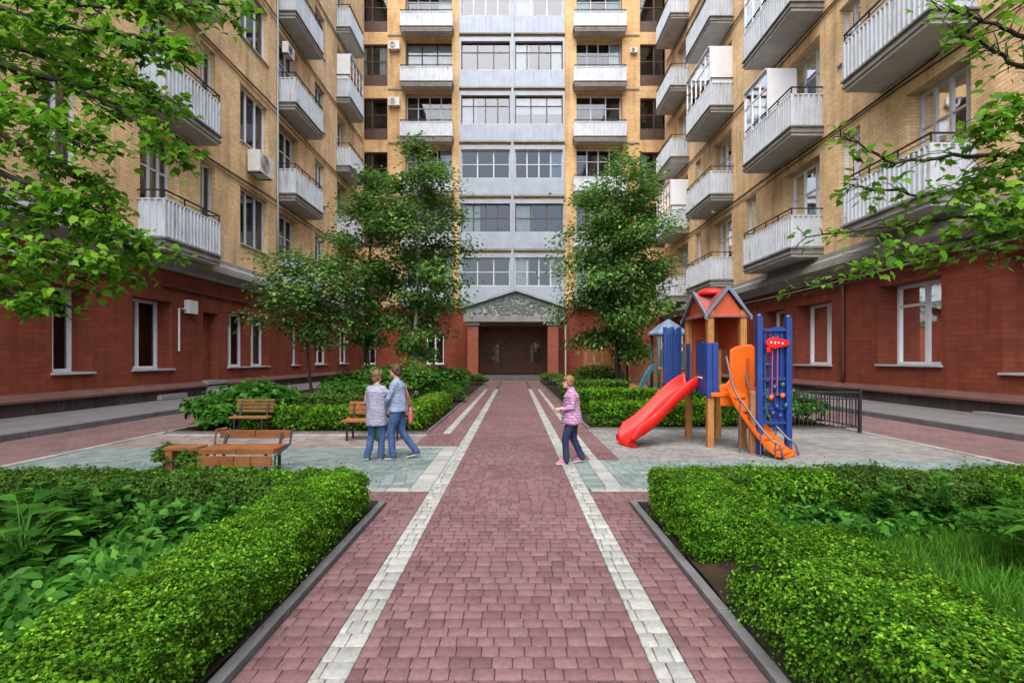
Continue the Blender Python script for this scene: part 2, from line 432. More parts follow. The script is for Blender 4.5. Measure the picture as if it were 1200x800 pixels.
CUR = random.Random(5)
def window(P, root, hole, fm, cols=2, transoms=(), fw=.09, sill=True, glass='glass', cur=.5, room=1.1, low=0, split=None):
    """frame with sashes (part 'window') > pane, curtain, sill. transoms: fractions of the height"""
    a0, a1, z0, z1, d = hole
    f = MB()
    y0, y1 = d-.10, d+.02
    f.pbox(P, a0, a1, y0, y1, z1-fw, z1); f.pbox(P, a0, a1, y0, y1, z0, z0+fw)
    f.pbox(P, a0, a0+fw, y0, y1, z0+fw, z1-fw); f.pbox(P, a1-fw, a1, y0, y1, z0+fw, z1-fw)
    xs = [a0 + (a1-a0)*i/cols for i in range(1, cols)] if split is None else [a0+(a1-a0)*s for s in split]
    for x in xs: f.pbox(P, x-fw*.6, x+fw*.6, y0+.01, y1, z0+fw, z1-fw)
    for t in transoms:
        zz = z0+(z1-z0)*t
        f.pbox(P, a0+fw, a1-fw, y0+.02, y1-.004, zz-fw*.4, zz+fw*.4)
    if low:                                   # solid lower panel
        f.pbox(P, a0+fw, a1-fw, d-.05, d+.006, z0+fw, z0+(z1-z0)*low)
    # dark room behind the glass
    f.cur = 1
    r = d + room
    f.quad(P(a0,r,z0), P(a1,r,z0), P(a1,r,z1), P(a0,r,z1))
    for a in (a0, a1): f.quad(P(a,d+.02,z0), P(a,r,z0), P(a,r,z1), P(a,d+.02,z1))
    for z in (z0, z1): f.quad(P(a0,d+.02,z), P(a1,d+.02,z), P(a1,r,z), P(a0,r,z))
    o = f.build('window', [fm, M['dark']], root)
    g = MB(); g.quad(P(a0+fw,d-.03,z0+fw), P(a1-fw,d-.03,z0+fw), P(a1-fw,d-.03,z1-fw), P(a0+fw,d-.03,z1-fw))
    g.build('pane', M[glass], o)
    if CUR.random() < cur:
        c = MB(); k = CUR.random()
        spans = [(a0+.03, a0+(a1-a0)*CUR.uniform(.2,.4))] if k < .3 else [(a1-(a1-a0)*CUR.uniform(.2,.45), a1-.03)] if k < .5 else \
                [(a0+.03, a0+(a1-a0)*.3), (a1-(a1-a0)*.28, a1-.03)] if k < .75 else [(a0+.03, a1-.03)]
        zb = z0+.05 if k < .8 else z0+(z1-z0)*CUR.uniform(.25,.55)
        for s0, s1 in spans:
            n = max(6, int((s1-s0)/.07))
            for i in range(n):
                p0, p1 = s0+(s1-s0)*i/n, s0+(s1-s0)*(i+1)/n
                e0, e1 = (.12 + .05*(i%2)), (.12 + .05*((i+1)%2))
                c.quad(P(p0,d+e0,zb), P(p1,d+e1,zb), P(p1,d+e1,z1-.05), P(p0,d+e0,z1-.05))
        c.build('curtain', M[CUR.choice(['curtain','curtain','curtain','curtain_warm','curtain_blue'])], o)
    if sill:
        s = MB(); s.pbox(P, a0-.06, a1+.06, -.10, d-.10, z0-.05, z0+.012); s.build('sill', M['sillm'], o)
    return o

def balcony(P, root, a0, a1, depth, zs, ph=1.35, rail=.32, tin=.34, mould=True, screen=None):
    """concrete slab (part 'balcony') > ribbed parapet, railing"""
    s = MB()
    e = .003
    D = -depth
    s.pbox(P, a0, a1, D, -e, zs, zs+.12)
    s.cur = 1
    s.pbox(P, a0-.06, a1+.06, D-.06, -e, zs+.12, zs+.22)
    s.pbox(P, a0-.02, a1+.02, D-.02, -e, zs+.22, zs+.36)
    if mould: s.pbox(P, a0-.09, a1+.09, D-.09, -e, zs+.36, zs+.42)
    o = s.build('balcony', [M['slab'], M['slab_edge']], root)
    top = zs+.42
    p = MB()
    def ribbed(x0, y0, x1, y1, zb, zt):
        """folded sheet along a straight run in (a, d)"""
        L = math.hypot(x1-x0, y1-y0); n = max(2, int(L/.20)); ux, uy = (x1-x0)/L, (y1-y0)/L; nx, ny = -uy, ux
        pts = []
        for i in range(n):
            for t, h in ((0,0),(.62,0),(.70,-.07),(.92,-.07)):
                q = (i+t)/n*L; pts.append((x0+ux*q+nx*h, y0+uy*q+ny*h))
        pts.append((x1, y1))
        for (qa, qd), (ra, rd) in zip(pts, pts[1:]):
            p.quad(P(qa,qd,zb), P(ra,rd,zb), P(ra,rd,zt), P(qa,qd,zt))
    y = D+.02
    ribbed(a0+.02, y, a1-.02, y, top+.05, top+ph)
    ribbed(a0+.02, -.02, a0+.02, y, top+.05, top+ph); ribbed(a1-.02, y, a1-.02, -.02, top+.05, top+ph)
    t = .05
    for zz in (top+ph, top+.03):
        p.pbox(P, a0-.02, a1+.02, y-.05, y+.05, zz, zz+t)
        p.pbox(P, a0-.03, a0+.06, y+.05, -e, zz, zz+t); p.pbox(P, a1-.06, a1+.03, y+.05, -e, zz, zz+t)
    for a in (a0, a1): p.pbox(P, a-.045, a+.045, y-.055, y+.035, top, top+ph+.05)
    p.build('parapet', M['para'], o)
    if rail:
        q = MB(); zt = top+ph+rail; c = .02
        q.pbox(P, a0-.03, a1+.03, y-.03, y+.03, zt, zt+.045)
        q.pbox(P, a0-.02, a0+.03, y+.03, -e, zt, zt+.045); q.pbox(P, a1-.03, a1+.02, y+.03, -e, zt, zt+.045)
        q.pbox(P, a0, a1, y-.012, y+.012, top+ph+rail*.55, top+ph+rail*.55+.02)
        n = max(2, int((a1-a0)/1.0))
        for i in range(n+1):
            a = a0+(a1-a0)*i/n; q.pbox(P, a-c, a+c, y-c, y+c, top+ph+.05, zt)
        q.build('railing', M['iron'], o)
    if screen:                                   # glazed-in stretch above the parapet
        s0, s1, hh = screen
        g = MB(); zb, zt = top+ph+.05, top+ph+hh
        n = max(2, round((s1-s0)/.8))
        for i in range(n+1):
            a = s0+(s1-s0)*i/n; g.pbox(P, a-.04, a+.04, y-.04, y+.04, zb, zt)
        for i in range(n):
            b0, b1 = s0+(s1-s0)*i/n+.04, s0+(s1-s0)*(i+1)/n-.04
            for zz in (zb, zb+(zt-zb)*.62, zt-.08): g.pbox(P, b0, b1, y-.035, y+.035, zz, zz+.07)
        g.pbox(P, s0, s1, y-.12, -e, zt, zt+.06)
        for a in (s0, s1): g.pbox(P, a-.05, a+.05, y+.05, -.02, zb, zt)
        so = g.build('glazed_screen', M['pvc'], o)
        k = MB(); k.quad(P(s0,y,zb), P(s1,y,zb), P(s1,y,zt), P(s0,y,zt))
        k2 = k.build('screen_pane', M['glass_hi'], o)
    return o

def strip(P, a0, a1, prof):
    """a profile of (depth, z) points extruded along the facade"""
    mb = MB(); n = len(prof)
    vs = [P(a, d, z) for a in (a0, a1) for d, z in prof]
    fs = [(i, (i+1)%n, n+(i+1)%n, n+i) for i in range(n)] + [tuple(range(n)), tuple(range(n, 2*n))]
    return mb.add(vs, fs)

def cable(P, root, pts, r=.022, mat='iron', name='cable', sag=.12):
    mb = MB()
    path = []
    for (a0,d0,z0),(a1,d1,z1) in zip(pts, pts[1:]):
        for i in range(8):
            t = i/8; path.append(P(a0+(a1-a0)*t, d0+(d1-d0)*t, z0+(z1-z0)*t - sag*4*t*(1-t)))
    path.append(P(*pts[-1]))
    mb.tube(path, r, 6)
    return mb.build(name, M[mat], root, smooth=True)

ZR = 5.75            # top of the red ground floor
def side_building(P, root, side, levels, bays, wins, low_holes, extra):
    """bays: (a0,a1) balconies; wins: (a0,a1,offset above slab,height) windows per level"""
    a_lo, a_hi, top = -6.0, F+.0, 37.0
    holes = []
    specs = []
    for k, L in enumerate(levels):
        for bi, (b0, b1) in enumerate(bays):
            m = .22*(b1-b0)
            if side == 'L': h = (b0+.15, b1-m-.35, L+.85, L+4.55, .55)
            else: h = (b0+.25, b1-m-.30, L+.85, L+4.6, .55)
            holes.append(h); specs.append((h, 'oldframe' if CUR.random() < .5 else 'pvc', 4 if bi == 0 else 3, (.68,), .35))
        for w0, w1, off, hh in wins:
            h = (w0, w1, L+off, L+off+hh, .32)
            holes.append(h); specs.append((h, 'pvc' if CUR.random() < .6 else 'oldframe', 3 if w1-w0 > 1.6 else 1 if w1-w0 < 1.0 else 2, (), .6))
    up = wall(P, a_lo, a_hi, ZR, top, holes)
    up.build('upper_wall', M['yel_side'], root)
    low = wall(P, a_lo, a_hi, .70, ZR, low_holes)
    low.build('ground_floor_wall', M['red_side'], root)
    bk = MB(); bk.pbox(P, a_lo+.01, a_hi-.01, 2.5, 13, 0, top+.4); bk.pbox(P, a_lo+.012, a_hi-.012, -.5, 2.49, top, top+.35)
    bk.build('roof', M['roofgrey'], root)
    ew = MB(); ew.pbox(P, a_lo-.3, a_lo-.004, .004, 12.9, 0, top-.003); ew.build('end_wall', M['yel_front'], root)
    for h, fm, cols, tr, cur in specs:
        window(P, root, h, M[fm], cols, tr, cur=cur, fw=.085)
    # stepped grey cornice over the red floor
    strip(P, a_lo, a_hi-.2, [(.0,ZR-.62),(-.18,ZR-.62),(-.18,ZR-.46),(-.62,ZR-.30),(-.62,ZR-.12),(-.45,ZR-.10),(-.45,ZR+.04),(-.20,ZR+.22),(-.20,ZR+.40),(0,ZR+.46)]).build('cornice', M['cornice'], root)
    strip(P, a_lo, a_hi-.2, [(.3,0),(-.22,0),(-.22,.50),(.3,.50)]).build('plinth', M['plinth'], root)
    strip(P, a_lo, a_hi-.2, [(.3,.503),(-.34,.503),(-.34,.57),(-.05,.72),(.3,.72)]).build('plinth_ledge', M['ledge'], root)
    for k, L in enumerate(levels):
        for bi, (b0, b1) in enumerate(bays):
            balcony(P, root, b0, b1, 1.0 if side == 'L' else 1.4, L, screen=extra.get((k, bi)))
        cable(P, root, [(a_lo, -.04, L-.05), (14, -.04, L-.02), (28, -.04, L-.08), (F-.6, -.04, L-.03)], .03)
        cable(P, root, [(a_lo, -.05, L-.35), (18, -.05, L-.28), (F-.6, -.05, L-.33)], .022)

# ---- left building
LB = empty('apartment_building', (-W, 20, 0), 'yellow and red brick apartment block with ribbed balconies, behind the wooden benches', 'building')
L_LV = [5.62, 10.7, 15.9, 21.1, 26.4]
L_BAY = [(18.3, 21.7), (29.2, 33.3), (38.8, 42.2), (7.6, 11.2)]
L_WIN = [(22.0, 23.1, 2.2, 2.5), (25.2, 28.0, 1.75, 2.85), (34.6, 36.4, 1.75, 2.85), (14.6, 15.9, 1.9, 2.6), (2.5, 4.5, 1.9, 2.6)]
L_LOW = [(14.95, 16.35, 1.27, 3.9, .75), (18.1, 20.2, 1.3, 3.92, .70), (24.1, 25.95, 1.3, 3.9, .5), (26.2, 28.1, 1.3, 3.9, .5),
         (31.0, 32.0, 1.3, 3.95, .34), (34.6, 36.9, 1.3, 3.95, .34), (39.5, 41.5, 1.3, 3.95, .34), (22.2, 23.3, .72, 3.72, .55), (8.2, 9.9, 1.3, 3.9, .42)]
side_building(PL, LB, 'L', L_LV, L_BAY, L_WIN, L_LOW, {(3,2): (38.9, 42.1, 1.9)})
for i, h in enumerate(L_LOW):
    if i == 7: continue
    window(PL, LB, h, M['pvc'], 2 if h[1]-h[0] > 1.3 else 1, (), fw=.11, cur=.35, room=1.6)
d = MB(); h = L_LOW[7]
d.pbox(PL, h[0]+.02, h[1]-.02, .46, .54, h[2]+.01, h[3]-.02)
for zz in (1.0, 2.4): d.pbox(PL, h[0]+.2, h[1]-.2, .43, .459, zz, zz+1.0)
do = d.build('door', M['door'], LB, bevel=.01)
k = MB(); k.tube([PL(h[0]+.14,.45,1.65), PL(h[0]+.14,.36,1.65), PL(h[0]+.3,.36,1.65)], .018); k.build('handle', M['steel'], do)
st = MB(); st.pbox(PL, h[0]-.3, h[1]+.3, -.9, -.34, 0, .36); st.pbox(PL, h[0]-.2, h[1]+.2, -.34, .45, 0, .735); st.build('doorstep', M['stone'], LB)
cable(PL, LB, [(6, -.14, 4.5), (18.4, -.14, 4.55)], .085, 'pipe', 'gas_pipe', .02)
cable(PL, LB, [(19.5, -.1, 4.5), (30, -.1, 4.55)], .05, 'brownpipe', 'gas_pipe', .03)
cable(PL, LB, [(30.2, -.1, 4.75), (44, -.1, 4.8)], .06, 'pipe', 'gas_pipe', .02)
cable(PL, LB, [(29, -.08, 7.6), (29, -.08, 26)], .06, 'sillm', 'drainpipe', 0)
# small vents low on the plinth
for a in (11.2, 19.0): 
    v = MB(); v.pbox(PL, a, a+1.5, -.40, -.223, .16, .34); v.build('vent_cover', M['stone'], LB)

# ---- right building
RB = empty('apartment_building', (W, 20, 0), 'yellow and red brick apartment block with white balconies, behind the red slide', 'building')
R_LV = [6.15, 11.45, 16.9, 22.4, 28.0]
R_BAY = [(14.9, 18.8), (22.4, 27.0), (31.6, 36.0), (39.6, 43.6), (5.2, 9.6)]
R_WIN = [(20.0, 21.3, 2.4, 2.3), (28.6, 30.0, 2.2, 2.6), (37.1, 38.2, 2.2, 2.6), (11.6, 13.0, 2.2, 2.4), (2.0, 3.6, 2.2, 2.4)]
R_LOW = [(16.2, 19.0, 1.48, 4.35, .8), (21.8, 24.6, 1.42, 4.2, .8), (25.6, 27.6, 1.42, 4.2, .7), (11.7, 14.15, 1.3, 4.6, .8), (30, 32, 1.42, 4.2, .34), (35, 37, 1.42, 4.2, .34), (40.5, 42.3, 1.42, 4.2, .34), (6, 8.2, 1.4, 4.3, .42)]
side_building(PR, RB, 'R', R_LV, R_BAY, R_WIN, R_LOW, {(1,1): (24.5, 26.9, 2.3), (2,1): (22.5, 26.9, 2.4), (2,2): (31.7, 35.9, 2.3), (1,3): (39.7, 43.5, 2.3)})
for i, h in enumerate(R_LOW):
    window(PR, RB, h, M['pvc'], 2, (.74,) if i == 0 else (), fw=.11, cur=.4, room=1.6, split=(.52,) if i == 0 else None)
cable(PR, RB, [(20.9, -.1, .75), (20.9, -.1, 5.1)], .075, 'brownpipe', 'drainpipe', 0)
cable(PR, RB, [(6, -.12, 4.85), (15, -.12, 4.95), (30, -.12, 4.9)], .035, 'pipe', 'gas_pipe', .05)
cable(PR, RB, [(6, -.16, 4.68), (20, -.16, 4.72), (44, -.16, 4.75)], .035, 'brownpipe', 'cable', .05)
v = MB(); v.pbox(PR, 12.4, 14.4, -.62, -.345, 0, .22); v.pbox(PR, 12.2, 14.6, -.8, -.622, 0, .10); v.build('doorstep', M['stone'], RB)

# ---- far building
FB = empty('apartment_building', (0, F, 0), 'tall yellow brick apartment block facing down the path, with glazed loggias over an entrance porch', 'building')
ZL = [6.45 + 4.84*i for i in range(7)]
xa = lambda u: round(xf(u), 2)
holes, hspec = [], []
def fh(u0, u1, z0, z1, d, *spec):
    h = (xa(u0), xa(u1), z0, z1, d); holes.append(h); hspec.append((h, spec))
for k, z in enumerate(ZL):
    zt = z + 4.84
    fh(417, 454, z+.35, z+4.1, .30, 'brownframe', 2, (.62,), .35, .30)
    fh(750, 784, z+.35, z+4.1, .30, 'brownframe', 2, (.62,), .35, .30)
    fh(475, 529.5, z+.7, z+4.55, .75, 'brownframe' if k % 3 == 1 else 'oldframe', 4 if k % 2 else 3, (.72,), .55, 0)
    fh(675.5, 729, z+.7, z+4.55, .75, 'oldframe' if k % 3 == 1 else 'pvc', 3 if k % 2 else 4, (.72,), .55, 0)
    for u0, u1 in ((540.5, 597.5), (603.7, 659.5)):
        fh(u0, u1, z+1.75, z+4.3, .22, 'brownframe' if k in (1,3,4,6) else 'oldframe', 4 if (k+int(u0)) % 2 else 3, (.66,) if k > 2 else (.5,), .15 + .05*k, 0)
FX0, FX1 = xa(410), xa(796)
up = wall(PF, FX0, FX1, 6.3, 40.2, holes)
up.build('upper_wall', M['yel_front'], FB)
for h, (fm, cols, tr, cur, lowp) in hspec:
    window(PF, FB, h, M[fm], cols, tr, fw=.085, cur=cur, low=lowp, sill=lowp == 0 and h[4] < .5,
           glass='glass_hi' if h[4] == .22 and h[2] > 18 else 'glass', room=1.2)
# enamelled cladding of the central loggias: thick panels round the glazing, one per storey and half
for k, z in enumerate(ZL):
    for u0, u1 in ((538.5, 599), (602, 661.5)):
        a0, a1 = xa(u0), xa(u1); b0, b1 = (xa(540.5), xa(597.5)) if u0 < 600 else (xa(603.7), xa(659.5))
        p = MB()
        p.pbox(PF, a0, a1, -.16, -.003, z+.22, z+1.70)
        n = 8
        for i in range(n):
            q0 = a0+.1+(a1-a0-.2)*i/n; p.pbox(PF, q0, q0+.035, -.185, -.161, z+.3, z+1.62)
        p.pbox(PF, a0, b0, -.13, -.003, z+1.70, z+4.3); p.pbox(PF, b1, a1, -.13, -.003, z+1.70, z+4.3)
        p.pbox(PF, a0, a1, -.13, -.003, z+4.3, z+4.66)
        po = p.build('loggia_cladding', M['panel'], FB)
        e = MB(); e.pbox(PF, a0-.03, a1+.03, -.24, -.003, z+.06, z+.18); e.build('ledge', M['slab_edge'], po)
mu = MB(); mu.pbox(PF, xa(599)+.003, xa(602)-.003, -.22, -.002, 6.4, 40.1); mu.build('mullion_strip', M['panel'], FB)
for k, z in enumerate(ZL):
    balcony(PF, FB, xa(472), xa(531), .95, z-.12, 1.22, .2)
    balcony(PF, FB, xa(672), xa(731), .95, z-.12, 1.22, .2)
    for q0, q1 in ((xa(454)+.05, xa(471)), (xa(732), xa(750)-.05)):
        c = MB(); c.pbox(PF, q0, q1, -.07, -.003, z-.02, z+.10); c.build('string_course', M['slab_edge'], FB)
FLOW = [(xa(424), xa(440), 1.2, 4.0, .3), (xa(770), xa(782), 1.2, 4.0, .3), (xa(500), xa(520), 1.2, 4.0, .3), (xa(686), xa(706), 1.2, 4.0, .3), (-3.3, 3.3, .36, 4.9, .9)]
lw = wall(PF, FX0, FX1, 0, 6.3, FLOW); lw.build('ground_floor_wall', M['red_front'], FB)
for h in FLOW[:4]: window(PF, FB, h, M['pvc'], 2, (), fw=.1, cur=.4)
bk = MB(); bk.pbox(PF, FX0+.01, FX1-.01, 2.6, 12, 0, 40.5); bk.pbox(PF, FX0-.3, FX1+.3, -.4, 2.59, 40.21, 40.6); bk.build('roof', M['roofgrey'], FB)
# entrance: panelled doors with glazed lights in a recess
en = MB(); en.pbox(PF, -3.28, 3.28, .92, 1.1, .37, 4.89); ew = en.build('entrance_wall', M['door'], FB)
for x0, x1, gl in ((-1.05,-.02,0),(.02,1.05,0),(-2.6,-1.25,1),(1.25,2.6,1)):
    dd = MB(); dd.pbox(PF, x0, x1, .80, .917, .38, 3.4)
    if not gl:
        for zz, hh in ((.6,.9),(1.75,1.4)): dd.pbox(PF, x0+.18, x1-.18, .765, .799, zz, zz+hh)
    else:
        for i in range(4): q = x0+.12+(x1-x0-.3)*i/3; dd.pbox(PF, q, q+.07, .74, .799, 1.3, 3.2)
        for zz in (1.25, 1.95, 2.6, 3.2): dd.pbox(PF, x0+.1, x1-.1, .735, .739, zz, zz+.07)
    do = dd.build('door' if not gl else 'side_light', M['door'], FB)
    if gl:
        g = MB(); g.quad(PF(x0+.12,.77,1.3), PF(x1-.12,.77,1.3), PF(x1-.12,.77,3.2), PF(x0+.12,.77,3.2)); g.build('pane', M['glass'], do)
    else:
        kx = x1-.12 if x0 < -.5 else x0+.12
        k = MB(); k.tube([PF(kx,.79,1.4), PF(kx,.72,1.4), PF(kx,.72,1.8), PF(kx,.79,1.8)], .02); k.build('handle', M['steel'], do)
# gabled porch on two columns
pz, py0 = 4.55, 39.6
po = MB()
po.box(-3.95, 3.95, py0, F-.003, pz, pz+.45)
base = po.build('porch_beam', M['stone'], FB)
g = MB(); g.prism([(-3.9,py0+.12,pz+.453),(3.9,py0+.12,pz+.453),(3.9,py0+.12,pz+1.05),(.1,py0+.12,pz+2.3),(-3.9,py0+.12,pz+1.05)], (0,F-py0-.13,0))
pd = g.build('pediment', M['stucco_mossy'], FB)
g = MB()
for i in range(230):       # worn relief on the pediment
    x = random.gauss(0, 1.35); zm = 1.75 - .36*abs(x)
    if abs(x) > 3.3: continue
    z = pz+.55+random.uniform(0,max(.2,zm-.2)); a, l, w_ = random.uniform(0,PI), random.uniform(.05,.24), random.uniform(.018,.05)
    g.obox((x, py0+.075, z), (l*math.cos(a),0,l*math.sin(a)*.6), (0,random.uniform(.02,.042),0), (-w_*math.sin(a),0,w_*math.cos(a)))
g.build('relief', M['relief'], pd)
r = MB()
for s in (-1, 1):
    a, b = Vector((.1, 0, pz+2.34)), Vector((s*4.2, 0, pz+.98))
    r.prism([(a.x,py0-.25,a.z),(b.x,py0-.25,b.z),(b.x,py0-.25,b.z+.14),(a.x,py0-.25,a.z+.16)], (0,F-py0+.24,0))
r.build('porch_roof', M['roofgrey'], FB)
for x in (-3.25, 3.0):
    c = MB(); c.box(x-.42, x+.42, py0+.25, py0+1.1, .30, pz-.25)
    co = c.build('column', M['redcol'], FB, bevel=.02)
    c = MB(); c.box(x-.52, x+.52, py0+.15, py0+1.2, pz-.247, pz-.003); c.build('capital', M['stone'], co)
    c = MB(); c.box(x-.50, x+.50, py0+.17, py0+1.18, .0, .297); c.build('column_base', M['stone'], co)
s = MB(); s.box(-2.55, 2.55, py0+.05, F+.89, 0, .18); s.box(-2.5, 2.5, py0+.5, F+.88, .18, .35); s.build('step', M['kerb'], FB)
c = MB(); c.tube([(3.95,py0+.05,.0),(3.95,py0+.05,pz+.5)], .06); c.build('drainpipe', M['sillm'], FB)

# ---- air conditioners hung on the walls
def aircon(P, a, z, s, label, d=-.06):
    o = empty('air_conditioner', P(a, d-.25, z), label, 'air conditioner', 'air conditioner boxes on the walls')
    b = MB(); b.pbox(P, a-.5*s, a+.5*s, d-.45*s, d-.06, z, z+.72*s)
    b.build('casing', M['acwhite'], o, bevel=.02)
    f = MB()
    for r_ in (.27,.2,.13,.06):
        f.tube([P(a-.12*s+r_*s*math.cos(t*PI/10), d-.45*s-.012, z+.36*s+r_*s*math.sin(t*PI/10)) for t in range(21)], .012, 5)
    f.build('fan_grille', M['steel'], o)
    k = MB()
    for q in (-.35*s, .35*s): k.pbox(P, a+q-.02, a+q+.02, d-.45*s, d, z-.04, z-.002)
    k.build('bracket', M['iron'], o)
aircon(PF, xa(463), 29.2, 1.0, 'white air conditioner box on the far block, upper of two beside the balcony column')
aircon(PF, xa(463), 24.2, 1.0, 'white air conditioner box on the far block, lower of two beside the balcony column')
aircon(PL, 26.4, 11.1, 1.5, 'large white air conditioner box under a window on the bench side')
aircon(PL, 29.9, 19.3, .9, 'small white air conditioner box beside a balcony corner on the bench side', -.06)
aircon(PF, xa(742), 29.0, .6, 'small dark vent box on the far block, beside the balconies over the playground')
# utility box with bracket on the red wall
ub = empty('meter_box', PL(21.1, -.1, 3.4), 'small white meter box with a pipe, on the red wall beside the dark doorway', 'meter box')
b = MB(); b.pbox(PL, 20.9, 21.5, -.22, -.005, 3.55, 4.1); b.build('casing', M['acwhite'], ub, bevel=.015)
b = MB(); b.tube([PL(20.45,-.1,2.0), PL(20.45,-.1,3.7), PL(20.9,-.1,3.7)], .04); b.build('pipe', M['pipe'], ub)
# ------------------------------------------------------------------ ground
def sheet(name, x0, x1, y0, y1, z, mat):
    mb = MB(); mb.quad((x0,y0,z),(x1,y0,z),(x1,y1,z),(x0,y1,z))
    return tag(mb.build(name, mat), kind='structure')
sheet('ground', -400, 400, -400, 400, 0, M['asphalt'])

PVR = random.Random(3)
def pavers(name, regions, mat, pw=.122, ph=.106, along='x', z=.008):
    """individually laid pavers: courses across, uneven widths, chamfered tops"""
    V, Q = [], []
    for x0, x1, y0, y1 in regions:
        if along == 'y': x0, x1, y0, y1 = y0, y1, x0, x1
        n = max(1, round((y1-y0)/ph)); h = (y1-y0)/n
        for i in range(n):
            xs = [x0]; x = x0 + pw*PVR.uniform(.35, 1.0) if x1-x0 > pw*1.6 else x1
            while x < x1 - pw*.45:
                xs.append(x); x += pw*PVR.choice((.82,.94,1,1,1,1.06,1.2))
            xs.append(x1)
            for p, q in zip(xs, xs[1:]):
                b = len(V); g = .0025+PVR.random()*.0012; e = g+.0035; t = z+.008+PVR.uniform(-.0008,.0012)
                yy0, yy1 = y0+i*h, y0+(i+1)*h
                tx, ty = PVR.uniform(-.0005,.0005), PVR.uniform(-.0005,.0005)
                for (cx, cy) in ((p+g,yy0+g),(q-g,yy0+g),(q-g,yy1-g),(p+g,yy1-g)): V.append((cx,cy,z-.006))
                for (cx, cy, s, r) in ((p+g,yy0+g,-1,-1),(q-g,yy0+g,1,-1),(q-g,yy1-g,1,1),(p+g,yy1-g,-1,1)): V.append((cx,cy,t-.003+s*tx+r*ty))
                for (cx, cy, s, r) in ((p+e,yy0+e,-1,-1),(q-e,yy0+e,1,-1),(q-e,yy1-e,1,1),(p+e,yy1-e,-1,1)): V.append((cx,cy,t+s*tx+r*ty))
                for j in range(4):
                    j2 = (j+1) % 4
                    Q.append((b+j,b+j2,b+4+j2,b+4+j)); Q.append((b+4+j,b+4+j2,b+8+j2,b+8+j))
                Q.append((b+8,b+9,b+10,b+11))
        if along == 'y':
            pass
    V = np.array(V)
    if along == 'y': V = V[:, [1,0,2]]
    a = NP(); a.add(V, np.array(Q))
    return tag(a.build(name, mat), kind='structure')

sheet('paving_bed', -8.0, 8.0, .5, 39.4, .004, M['joint'])
XL, XR = -.885, .75                         # inner edges of the two white lines
pavers('path', [(XL, XR, 1.2, 39.3), (-2.6, XL-.2, 28.4, 39.3), (XR+.2, 2.5, 28.4, 39.3)], M['pv_red'])
pavers('path_border', [(XL-.2, XL, 1.2, 28.2), (XR, XR+.2, 1.2, 28.2)], M['pv_white'], .10, .15, 'x')
pavers('path_margin', [(-1.48, XL-.2, 1.2, 6.5), (XR+.2, 1.33, 1.2, 6.5), (-7.9, -1.48, 5.98, 6.5), (1.33, 7.9, 5.98, 6.5),
                       (-1.95, XL-.2, 9.85, 11.5), (-1.45, XL-.2, 11.5, 28.0), (-1.95,-1.62,11.5,28.0), (XR+.2, 1.25, 8.5, 28.0), (1.40,1.75,8.5,28.0), (-1.95,XL-.2,28.2,28.4),(XR+.2,1.75,28.2,28.4)], M['pv_red'], .13, .112)
pavers('plaza_line', [(-3.1, -1.36, 6.5, 6.68), (-1.36, -1.088, 6.5, 9.85), (-3.1, -1.364, 9.65, 9.85),
                      (.98, 2.2, 6.5, 6.68), (1.20, 1.42, 6.68, 8.5),
                      (-1.62, -1.45, 11.5, 28.0), (1.25, 1.40, 8.5, 28.0), (-1.95, XL-.2, 28.0, 28.2), (XR+.2, 1.75, 28.0, 28.2), (-7.9,-1.95,11.2,11.35)], M['pv_white'], .2, .12)
pavers('plaza', [(-7.9, -1.36, 6.68, 9.65), (1.42, 7.9, 6.68, 8.5), (XR+.2, 1.20, 6.68, 8.5)], M['pv_green'], .17, .16)
pavers('plaza_edge', [(-7.9, -3.1, 6.5, 6.68), (2.2, 7.9, 6.5, 6.68), (-7.9, -3.1, 9.65, 9.85), (-7.9, -1.95, 9.85, 11.2), (-7.9,-1.95,11.35,11.55)], M['pv_grey'], .2, .16)
pavers('playground_paving', [(1.75, 7.9, 8.5, 12.2)], M['pv_sand'], .17, .14)

# the two side roads, their white edge line, kerb and raised pavement
M['road'] = brick('side road paving', (0,1), (.17,.105,.106), (.145,.088,.09), (.10,.07,.065), .22, .14, .010, .25, .3)
for s in (-1, 1):
    a, b = sorted((s*8.06, s*10.4)); sheet('road', a, b, -8, 40, .006, M['road'])
    a, b = sorted((s*7.93, s*8.06))
    mb = MB()
    for i in range(70): mb.box(a, b, -6+i*.62+.006, -6+(i+1)*.62-.006, .001, .022)
    tag(mb.build('road_edge_line', M['pv_white']), kind='structure')
    a, b = sorted((s*10.4, s*10.55)); mb = MB()
    for i in range(48): mb.box(a, b, -8+i+.006, -8+(i+1)-.006, .001, .15)
    tag(mb.build('kerb', M['kerb'], bevel=.015), kind='structure')
    a, b = sorted((s*10.55, s*(W-.001))); mb = MB(); mb.box(a, b, -8, 45.5, .001, .14)
    tag(mb.build('pavement', M['walk']), kind='structure')

